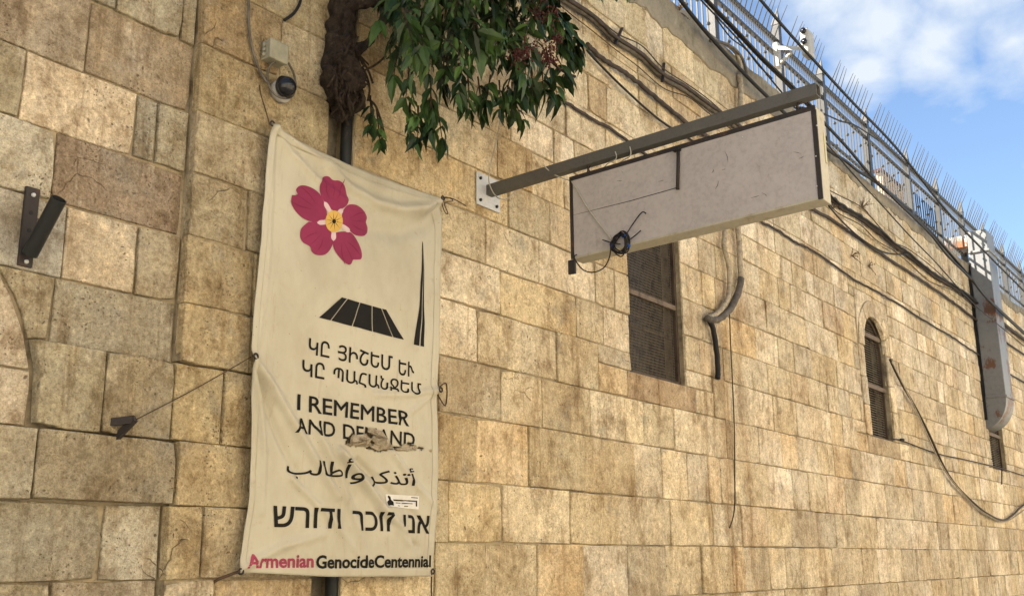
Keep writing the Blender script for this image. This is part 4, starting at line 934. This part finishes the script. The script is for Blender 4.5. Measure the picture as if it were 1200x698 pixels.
cable([(838, 20), (856, 44), (874, 58), (890, 78), (905, 92)], .008, 'cable', 'short loose wire hanging off the railing above the steel beam', -.15)
cable([(929, 118), (935, 128), (931, 138), (938, 142), (946, 132), (940, 126), (952, 131)], .009, 'cable', 'small knot of black wire between the beam end and the sign top', -1.2)
for (px, py, tx, ty, lb) in ((721, 47, 729, 33, 'rusty strap end standing off the conduit, nearer the leaves'), (776, 92, 778, 74, 'rusty strap end standing off the conduit, nearer the arm')):
    tagged(MB().beam(W(px, py + 4, -.09), W(tx, ty, -.02), .028, .010).build('conduit_strap', 'rustdark'), lb, 'strap')
# small weeds in the joints
for (px, py, n_, lb) in ((1010, 243, 10, 'dry weed tuft in the wall below the coping'), (998, 300, 8, 'dry curled twig sticking from the wall above the arched window'), (1018, 312, 7, 'dry twig in the joint just right of the curled twig'), (975, 245, 5, 'tiny dry tuft beside the sign end'), (795, 14, 9, 'dry weeds growing on top of the coping by the railing')):
    b = MB(); q = W(px, py, -.01)
    for i in range(n_):
        d_ = Vector((random.uniform(-1, 1), -random.uniform(.2, .8), random.uniform(-.6, 1.2))).normalized(); l_ = random.uniform(.06, .17)
        b.tube([q, q + d_ * l_ * .5 + Vector((0, 0, .01)), q + d_ * l_ + Vector((random.uniform(-.03, .03), 0, random.uniform(-.04, .02)))], [.006, .004, .002], 4)
        for t in (.5, .8): b.box(q + d_ * l_ * t - Vector((.012, .002, .006)), q + d_ * l_ * t + Vector((.012, .002, .006)), Matrix.Rotation(random.uniform(0, 3), 3, 'Y'))
    tagged(b.build('weed', 'dry'), lb, 'weed')
# ---------------------------------------------------------------- duct
du = thing('ventilation_duct', 'big galvanised air duct coming over the parapet and turning into the wall', 'duct', (19.4, -.2, 3.7))
dx0, dx1, dy0, dy1 = 19.2, 19.78, -.045, -.37
def seam_box(a, c, name, mat='galv'):
    return bevel(MB().box(a, c).build(name, mat, du), .01)
z_el = W(1174, 461, dy1).z; z_top = W(1140, 262, dy1).z
z_seam = W(1151, 286, dy1).z
seam_box((dx0, dy1, z_el), (dx1, dy0, z_seam), 'shaft'); seam_box((dx0 + .004, dy1 + .004, z_seam), (dx1 - .004, dy0, z_top + .15), 'shaft_top')
seam_box((dx0 - .025, dy1 - .025, z_seam - .02), (dx1 + .025, dy0, z_seam + .025), 'flange'); seam_box((dx0 - .02, dy1 - .02, z_el - .02), (dx1 + .02, dy0, z_el + .025), 'flange')
b = MB(); n = 10; R = dy0 - dy1 + .10; vs = []                    # lower elbow, turning into the wall
for i in range(n + 1):
    a = math.pi / 2 * i / n; y = dy0 + .10 - R * math.cos(a); z = z_el - R * 1.25 * math.sin(a)
    vs += [(dx0, y, z), (dx1, y, z)]
m0 = len(vs); vs += [(dx0, dy0 + .1, z_el), (dx1, dy0 + .1, z_el)]
fs = [(2 * i, 2 * i + 2, 2 * i + 3, 2 * i + 1) for i in range(n)] + [(m0, 2 * i + 2, 2 * i) for i in range(n)] + [(m0 + 1, 2 * i + 1, 2 * i + 3) for i in range(n)]
b.add(vs, fs); b.build('lower_elbow', 'galv', du)
seam_box((dx0 - .0, dy0 + .002, z_seam + .12), (dx1 - .05, .62, z_top + .1), 'roof_run', 'rust')
seam_box((dx0 - .03, .28, z_seam + .09), (dx1, .31, z_top + .13), 'flange', 'rust')
q = W(1148, 400, -.02); MB().box((dx0 - .02, -.043, W(1150, 490).z), (dx1 - .1, .02, W(1145, 400).z + 1.4)).build('dark_backing', 'cable', du)  # dark panel stretched upward as painted shadow in the gap beside the duct
# ---------------------------------------------------------------- railing on the parapet
fn = thing('railing', 'tall grey steel railing with outward spikes along the parapet', 'railing', (12, .12, 6.7))
FY = .12; X0, X1 = 6.0, 33.0
def ct(x): return topz(x) + .01
posts = [x_at(p, 7.0, FY) for p in (836, 915, 966, 1018, 1066, 1101)]; step = 1.62
posts = [posts[0] - step * k for k in (1, 2)][::-1] + posts
while posts[-1] < X1: posts.append(posts[-1] + step)
ZA, ZB = 7.44, 7.64
for z, hh in ((ZA, .028), (ZB, .034)): bevel(MB().box((X0, FY - .024, z - hh / 2), (X1, FY + .024, z + hh / 2)).build('rail', 'fence', fn), .003)
bevel(MB().box((X0, FY - .02, 6.86), (X1, FY + .02, 6.885)).build('rail', 'fence', fn), .003)
pm = MB().box((-.045, -.045, 0), (.045, .045, 1.12)); pm.add([(-.05, -.05, 1.12), (.05, -.05, 1.12), (.05, .05, 1.12), (-.05, .05, 1.12), (0, -.03, 1.36)], [(0, 1, 4), (1, 2, 4), (2, 3, 4), (3, 0, 4)]); pm = pm.mesh('post', MT['fence'])
pk = MB().box((-.008, -.008, 0), (.008, .008, .84)); pk.tone = (1, 1, 1)
pk1 = MB(); pk1.box((-.008, -.008, 0), (.008, .008, .84)); pk1.sphere((0, -.004, .28), .024, 6, 5); pk1.sphere((0, -.004, .60), .024, 6, 5)
pk2 = MB(); pk2.box((-.008, -.008, 0), (.008, .008, .84)); pk2.sphere((0, -.004, .44), .024, 6, 5); pk2.sphere((0, -.004, .72), .022, 6, 5)
pks = [pk.mesh('picket', MT['fence']), pk1.mesh('picket', MT['fence']), pk2.mesh('picket', MT['fence'])]
sp = MB(); sp.tube([(0, 0, 0), (0, -.05, .13), (0, -.17, .38)], [.0085, .0075, .003], 6); spm = sp.mesh('spike', MT['fence'])
cu_ = MB(); cu_.tube([(0, .0, .0), (.022, -.02, .05), (.0, -.03, .1), (-.022, -.01, .15), (0, 0, .2)], .006, 5); cum = cu_.mesh('scroll', MT['fence'])
def inst(name, me, loc, par, rot=None):
    o = bpy.data.objects.new(name, me); COL.objects.link(o); o.parent = par; o.location = Vector(loc) - par.location
    if rot: o.rotation_euler = rot
    return o
for x in posts: inst('post', pm, (x, FY, ct(x) - .04), fn)
x = X0; i = 0
while x < 31:
    if min(abs(x - q) for q in posts) > .06:
        inst('picket', pks[(0, 1, 0, 2)[i % 4]], (x, FY, 6.62), fn, (random.uniform(-.01, .01), random.uniform(-.01, .01), 0))
    x += .125; i += 1
x = X0
while x < 31:
    if min(abs(x - q) for q in posts) > .13: inst('spike', spm, (x, FY - .02, ZB), fn, (random.uniform(-.06, .06), random.uniform(-.05, .05), 0))
    x += .12
s_ = MB(); x = X0
while x < 31:
    s_.tube([(x, FY, ZA), (x + .016, FY - .02, ZA + .05), (x, FY - .03, ZA + .10), (x - .016, FY - .01, ZA + .15), (x, FY, ZB)], .0065, 4); x += .062
s_.build('scroll_infill', 'fence', fn, kind='stuff')
# perforated block screen on the roof, seen through the railing
bs = thing('block_screen', 'low screen wall of perforated tan blocks on the roof behind the railing', 'wall', (17.0, .5, 6.3))
sc0 = x_at(1036, 7.2, .5); sc1 = x_at(1062, 7.2, .5); zt_ = W(1050, 216, .5).z
nb = 7; nh = 8; bw = (sc1 - sc0) / nb; bh = (zt_ - 6.32) / nh
for i in range(nb):
    for j in range(nh):
        b = MB(); xa, za = sc0 + i * bw + .004, 6.32 + j * bh + .004; xb, zb = xa + bw - .008, za + bh - .008; t = .03
        b.box((xa, .5, za), (xb, .6, za + t)).box((xa, .5, zb - t), (xb, .6, zb)).box((xa, .5, za + t), (xa + t, .6, zb - t)).box((xb - t, .5, za + t), (xb, .6, zb - t)); b.build('block', 'block', bs)
MB().box((sc0 - .05, .48, zt_), (sc1 + .05, .62, zt_ + .05)).build('cap', 'flower', bs)
# twin camera on the railing post
tc_ = thing('railing_camera', 'white twin lens camera on a bracket fixed to the railing', 'security camera', tuple(W(912, 60, -.05)))
hp = W(946, 52, -.42); q0 = W(911, 60, .05)
b = MB(); b.beam(q0 + Vector((0, 0, .04)), hp + Vector((-.10, .04, -.08)), .05, .045); b.beam(q0 + Vector((0, 0, -.18)), (q0 + hp) / 2 + Vector((0, 0, -.05)), .03, .03); b.box(q0 - Vector((.06, .03, .22)), q0 + Vector((.03, .03, .09))); bevel(b.build('bracket', 'white_plastic', tc_), .004)
b = MB(); b.box(hp - Vector((.09, .05, .16)), hp + Vector((.11, .05, .16))); bevel(b.build('housing', 'white_plastic', tc_), .03, 4)
for k in (-.065, .065): b = MB(); b.sm = True; b.tube([hp + Vector((-.085, -.0, .06 + k)), hp + Vector((-.115, -.0, .06 + k))], .034, 12); b.build('lens', 'lens', tc_)
# ---------------------------------------------------------------- tree growing out of the slot
tr = thing('tree', 'dark leafy tree rooted in the wall slot above the banner', 'tree', (4.05, .0, 4.1))
def gnarl(P_, r, name, mat='bark', n=40, amp=.2):
    P_ = smooth(P_, 16); m_ = len(P_); rr = [np.interp(i / (m_ - 1), [k / (len(r) - 1) for k in range(len(r))], r) for i in range(m_)]
    b = MB(); b.sm = True; b.tube(P_, rr, n)
    b.v = [tuple(Vector(v) + Vector((noise.noise(Vector(v) * 14), noise.noise(Vector(v) * 14 + Vector((9, 9, 9))), noise.noise(Vector((v[0] * 30, v[1] * 30, v[2] * 3))))) * amp * .25 + Vector((noise.noise(Vector((v[0] * 60, v[1] * 60, v[2] * 7))), noise.noise(Vector((v[0] * 55, v[1] * 55 + 7, v[2] * 6))), 0)) * amp * .13) for v in b.v]
    return b.build(name, mat, tr)
gnarl([W(396, 138, .02), W(402, 122, -.02), W(402, 100, -.06), W(400, 78, -.06), W(398, 50, -.04), W(400, 20, -.04), W(402, -20, -.06), W(398, -90, -.1)], [.045, .085, .125, .115, .085, .08, .085, .10], 'trunk', amp=.16)
gnarl([W(400, 12, -.05), W(420, 4, -.12), W(440, 2, -.16), W(462, -4, -.2), W(520, -30, -.4)], [.055, .042, .032, .028, .03], 'branch', amp=.05)
gnarl([W(408, 66, -.06), W(424, 55, -.1), W(436, 44, -.14), W(452, 22, -.18), W(470, -10, -.2)], [.05, .03, .024, .02, .016], 'branch', amp=.05)
for i in range(60):                                                 # stringy aerial roots
    px, py = random.uniform(388, 424), random.uniform(40, 118); b = MB(); yy = -.12 - random.uniform(0, .05)
    P_ = [W(px, py, yy), W(px + random.uniform(-6, 6), py + 10, yy - .03), W(px + random.uniform(-10, 12), py + random.uniform(16, 30), yy + random.uniform(0, .05))]
    b.tube(smooth(P_), random.uniform(.003, .008), 5); b.build('root', 'bark', tr)
for P_ in ([(424, 70), (432, 84), (437, 98)], [(424, 78), (430, 90), (433, 104), (431, 118)], [(424, 84), (440, 76), (452, 66)], [(420, 90), (404, 96), (392, 92)], [(386, 70), (380, 74)], [(431, 116), (440, 124), (446, 140), (450, 155)]):
    MB().tube(smooth([W(a, b_, -.14) for a, b_ in P_]), [.009] * 3 and .007, 5).build('root', 'bark', tr)
def leaf_mesh(k):
    rnd = random.Random(k); b = MB(); n = 7; L_ = 1.0; vs = []; fs = []; cv = rnd.uniform(-.25, .25); tw = rnd.uniform(.10, .22)
    for i in range(n + 1):
        t = i / n; w = .17 * math.sin(math.pi * min(1, t * 1.02) ** .72) * (1 + (.16 if i % 2 else -.06)) if i < n else 0
        zc = -.30 * t * t
        vs += [(cv * t * t - w, t * L_, zc + w * tw * 2), (cv * t * t, t * L_, zc), (cv * t * t + w, t * L_, zc + w * tw * 2)]
    for i in range(n):
        a = i * 3; fs += [(a, a + 1, a + 4, a + 3), (a + 1, a + 2, a + 5, a + 4)]
    g = (.5, .6, .75, .9, 1.0, 1.25, 1.6, 2.1)[k]; b.tone = (g * rnd.uniform(.8, 1.15), g, g * .9); b.add(vs, fs); return b
LEAVES = [leaf_mesh(k) for k in range(8)]; LM = [l.mesh('leaf', MT['leaf']) for l in LEAVES]
leafs = []; twigs = MB()
def orient(d, roll):
    d = d.normalized(); side = d.cross(Vector((0, 0, 1))); side = side.normalized() if side.length > .05 else Vector((1, 0, 0))
    up = side.cross(d); return Matrix((side, d, up)).transposed() @ Matrix.Rotation(roll, 3, 'Y')
def put_leaf(p, d, L_, roll=None):
    leafs.append((Matrix.Translation(p) @ orient(d, random.uniform(-.9, .9) if roll is None else roll).to_4x4() @ Matrix.Scale(L_, 4), random.randrange(8)))
def spray(p, d, length, pairs, ll):
    pts = []; q = p.copy(); dd = d.normalized()
    for i in range(pairs + 1): pts.append(q.copy()); dd = (dd + Vector((0, 0, -.16))).normalized(); q = q + dd * (length / pairs)
    twigs.tube(pts, [.006 - .0035 * i / pairs for i in range(pairs + 1)], 4)
    side = dd.cross(Vector((0, 0, 1))); side = side.normalized() if side.length > .1 else Vector((1, 0, 0))
    for i in range(1, pairs + 1):
        for s in (-1, 1): put_leaf(pts[i], side * s * .85 + dd * .55 + Vector((random.uniform(-.25, .25), random.uniform(-.3, .3), -.35 + random.uniform(-.3, .1))), ll * random.uniform(.75, 1.1))
    put_leaf(pts[-1], dd + Vector((0, 0, -.5)), ll * 1.15)
RL = random.Random(11)
def pick(poly):
    xs = [p[0] for p in poly]; ys = [p[1] for p in poly]
    while True:
        a, b_ = RL.uniform(min(xs), max(xs)), RL.uniform(min(ys), max(ys))
        if inside(a, b_, poly): return a, b_
CORE = [(455, -60), (458, 20), (462, 45), (475, 70), (482, 100), (495, 88), (515, 80), (545, 66), (560, 56), (580, 72), (590, 84), (600, 66), (615, 76), (632, 66), (636, 40), (645, 5), (650, -60)]
CORE = [(a, b_ - 9) for a, b_ in CORE]
for i in range(100):
    a, b_ = pick(CORE); y = -RL.uniform(.15, .75); p = W(a, b_, y)
    spray(p + Vector((0, 0, .12)), Vector((RL.uniform(-.7, .7), RL.uniform(-.5, .3), -RL.uniform(.3, 1.0))), RL.uniform(.16, .26), 3, RL.uniform(.065, .17))
for i in range(240):
    a, b_ = pick(CORE); y = -RL.uniform(.15, .8); put_leaf(W(a, b_, y), Vector((RL.uniform(-1, 1), RL.uniform(-1, 1), -RL.uniform(.1, 1.2))), RL.uniform(.12, .19))
for i in range(420):                                                 # the crown above the picture
    p = Vector((RL.uniform(3.9, 6.4), -RL.uniform(.1, 1.5), RL.uniform(5.15, 6.6))); qq = PIX(p)
    if qq[0] > 655 or qq[1] > -45: continue
    spray(p, Vector((RL.uniform(-1, 1), RL.uniform(-1, .6), -RL.uniform(.1, .8))), RL.uniform(.2, .35), 4, RL.uniform(.15, .21))
HANG = [(500, 112, -.45, 3, .11, (-.1, -.1, -1)), (490, 128, -.45, 3, .12, (0, 0, -1)), (512, 128, -.40, 3, .12, (.35, 0, -1)), (505, 118, -.5, 3, .12, (.1, 0, -1)), (484, 108, -.4, 2, .10, (-.2, 0, -1)), (520, 72, -.5, 2, .10, (0, 0, -1)), (505, 95, -.5, 3, .12, (0, 0, -1)), (480, 85, -.4, 3, .11, (-.2, 0, -1)),
        (548, 88, -.45, 4, .10, (.1, 0, -1)), (560, 94, -.4, 4, .09, (.25, 0, -1)), (585, 98, -.45, 3, .11, (.1, 0, -1)), (594, 104, -.4, 4, .10, (.8, -.1, -.7)), (590, 106, -.4, 2, .10, (0, 0, -1)), (575, 92, -.45, 3, .12, (-.3, 0, -1)),
        (608, 75, -.45, 3, .15, (.1, 0, -1)), (622, 85, -.4, 3, .15, (.1, 0, -1)), (634, 78, -.4, 3, .16, (.2, 0, -1)), (648, 84, -.35, 3, .15, (.3, 0, -1)), (640, 62, -.4, 3, .14, (.4, 0, -.8)), (618, 62, -.5, 3, .14, (-.2, 0, -1)), (652, 70, -.35, 2, .13, (.9, 0, -.5)),
        (650, 10, -.4, 3, .14, (.8, 0, -.5)), (664, 28, -.35, 3, .14, (.7, 0, -.9)), (672, 40, -.35, 3, .13, (.6, 0, -1)), (658, 22, -.4, 3, .14, (.2, 0, -1)), (642, 5, -.4, 3, .14, (.6, 0, -.2)), (676, 46, -.3, 2, .12, (.2, 0, -1)),
        (702, -24, -.4, 2, .08, (.1, 0, -1)), (718, -26, -.4, 2, .08, (.2, 0, -1)), (735, -24, -.4, 2, .07, (.3, 0, -1)), (728, -28, -.4, 2, .08, (-.1, 0, -1)),
        (470, 30, -.3, 3, .12, (-.5, 0, -.8)), (468, 60, -.3, 3, .12, (-.3, 0, -1)), (462, 10, -.3, 3, .12, (-.7, 0, -.6)), (538, 78, -.5, 3, .11, (0, 0, -1)), (525, 70, -.5, 3, .11, (-.2, 0, -1)), (600, 100, -.4, 3, .12, (0, 0, -1)), (434, 116, -.14, 3, .07, (.1, 0, -1)), (441, 130, -.14, 3, .08, (.25, 0, -1)), (446, 142, -.14, 2, .07, (.1, 0, -1)), (436, 124, -.14, 2, .08, (0, 0, -1))]
for (a, b_, y, n_, ll, d_) in HANG: spray(W(a, b_ - 4, y), Vector(d_), .05 * n_ + .04, n_, ll * 1.25)
for (a, b_, y, n_, ll, d_) in ((640, -8, -.5, 4, .12, (.9, 0, -.5)), (662, 20, -.4, 3, .12, (.9, 0, -.35)), (655, 40, -.4, 3, .12, (.9, 0, -.6)), (668, 42, -.35, 3, .11, (.9, 0, -.9)), (630, -14, -.5, 4, .12, (1, 0, -.1)), (600, 84, -.45, 3, .13, (-.5, 0, -1)), (535, 86, -.45, 3, .12, (.4, 0, -1)), (480, 120, -.4, 3, .11, (.1, 0, -1))): spray(W(a, b_, y), Vector(d_), .06 * n_, n_, ll)
MB().tube(smooth([W(a, b_, -.35) for a, b_ in ((636, 60), (650, 76), (664, 86), (674, 90))]), .011, 6).build('branch', 'bark', tr)
MB().tube(smooth([W(a, b_, -.4) for a, b_ in ((600, -30), (640, 5), (662, 28), (684, 52), (692, 58))]), .010, 6).build('branch', 'bark', tr)
twigs.build('twigs', 'bark', tr, kind='stuff')
def leaf_area(t):
    p = t[0].translation; q = PIX(p)
    if q is None or not (-10 < q[0] < 1210 and -25 < q[1] < 710): return 0
    return t[0].to_scale()[0] / q[2] * (1.5 - p.y)
leafs.sort(key=lambda t: -leaf_area(t)); rest = MB()
for i, (mx, k) in enumerate(leafs):
    if i < 300: o = bpy.data.objects.new('leaf', LM[k]); COL.objects.link(o); o.parent = tr; o.matrix_basis = Matrix.Translation(-tr.location) @ mx
    else: rest.tone = LEAVES[k].tone; rest.add([mx @ Vector(v) for v in LEAVES[k].v], LEAVES[k].f)
rest.build('foliage', 'leaf', tr, kind='stuff')
for (px, py, y, r) in ((632, 18, -.74, .11), (645, 22, -.74, .09), (640, 58, -.72, .10), (644, 70, -.7, .07), (612, 58, -.72, .11), (606, 66, -.7, .08), (652, 45, -.6, .05)):
    b = MB(); q = W(px, py, y)
    for i in range(38):
        d_ = Vector((random.gauss(0, 1), random.gauss(0, 1), random.gauss(0, .8))).normalized() * r * random.uniform(.2, 1)
        b.tube([q + d_ * .5, q + d_], .0022, 3); b.sphere(q + d_, random.uniform(.006, .010), 5, 4)
    b.build('flower_cluster', 'flower', tr)
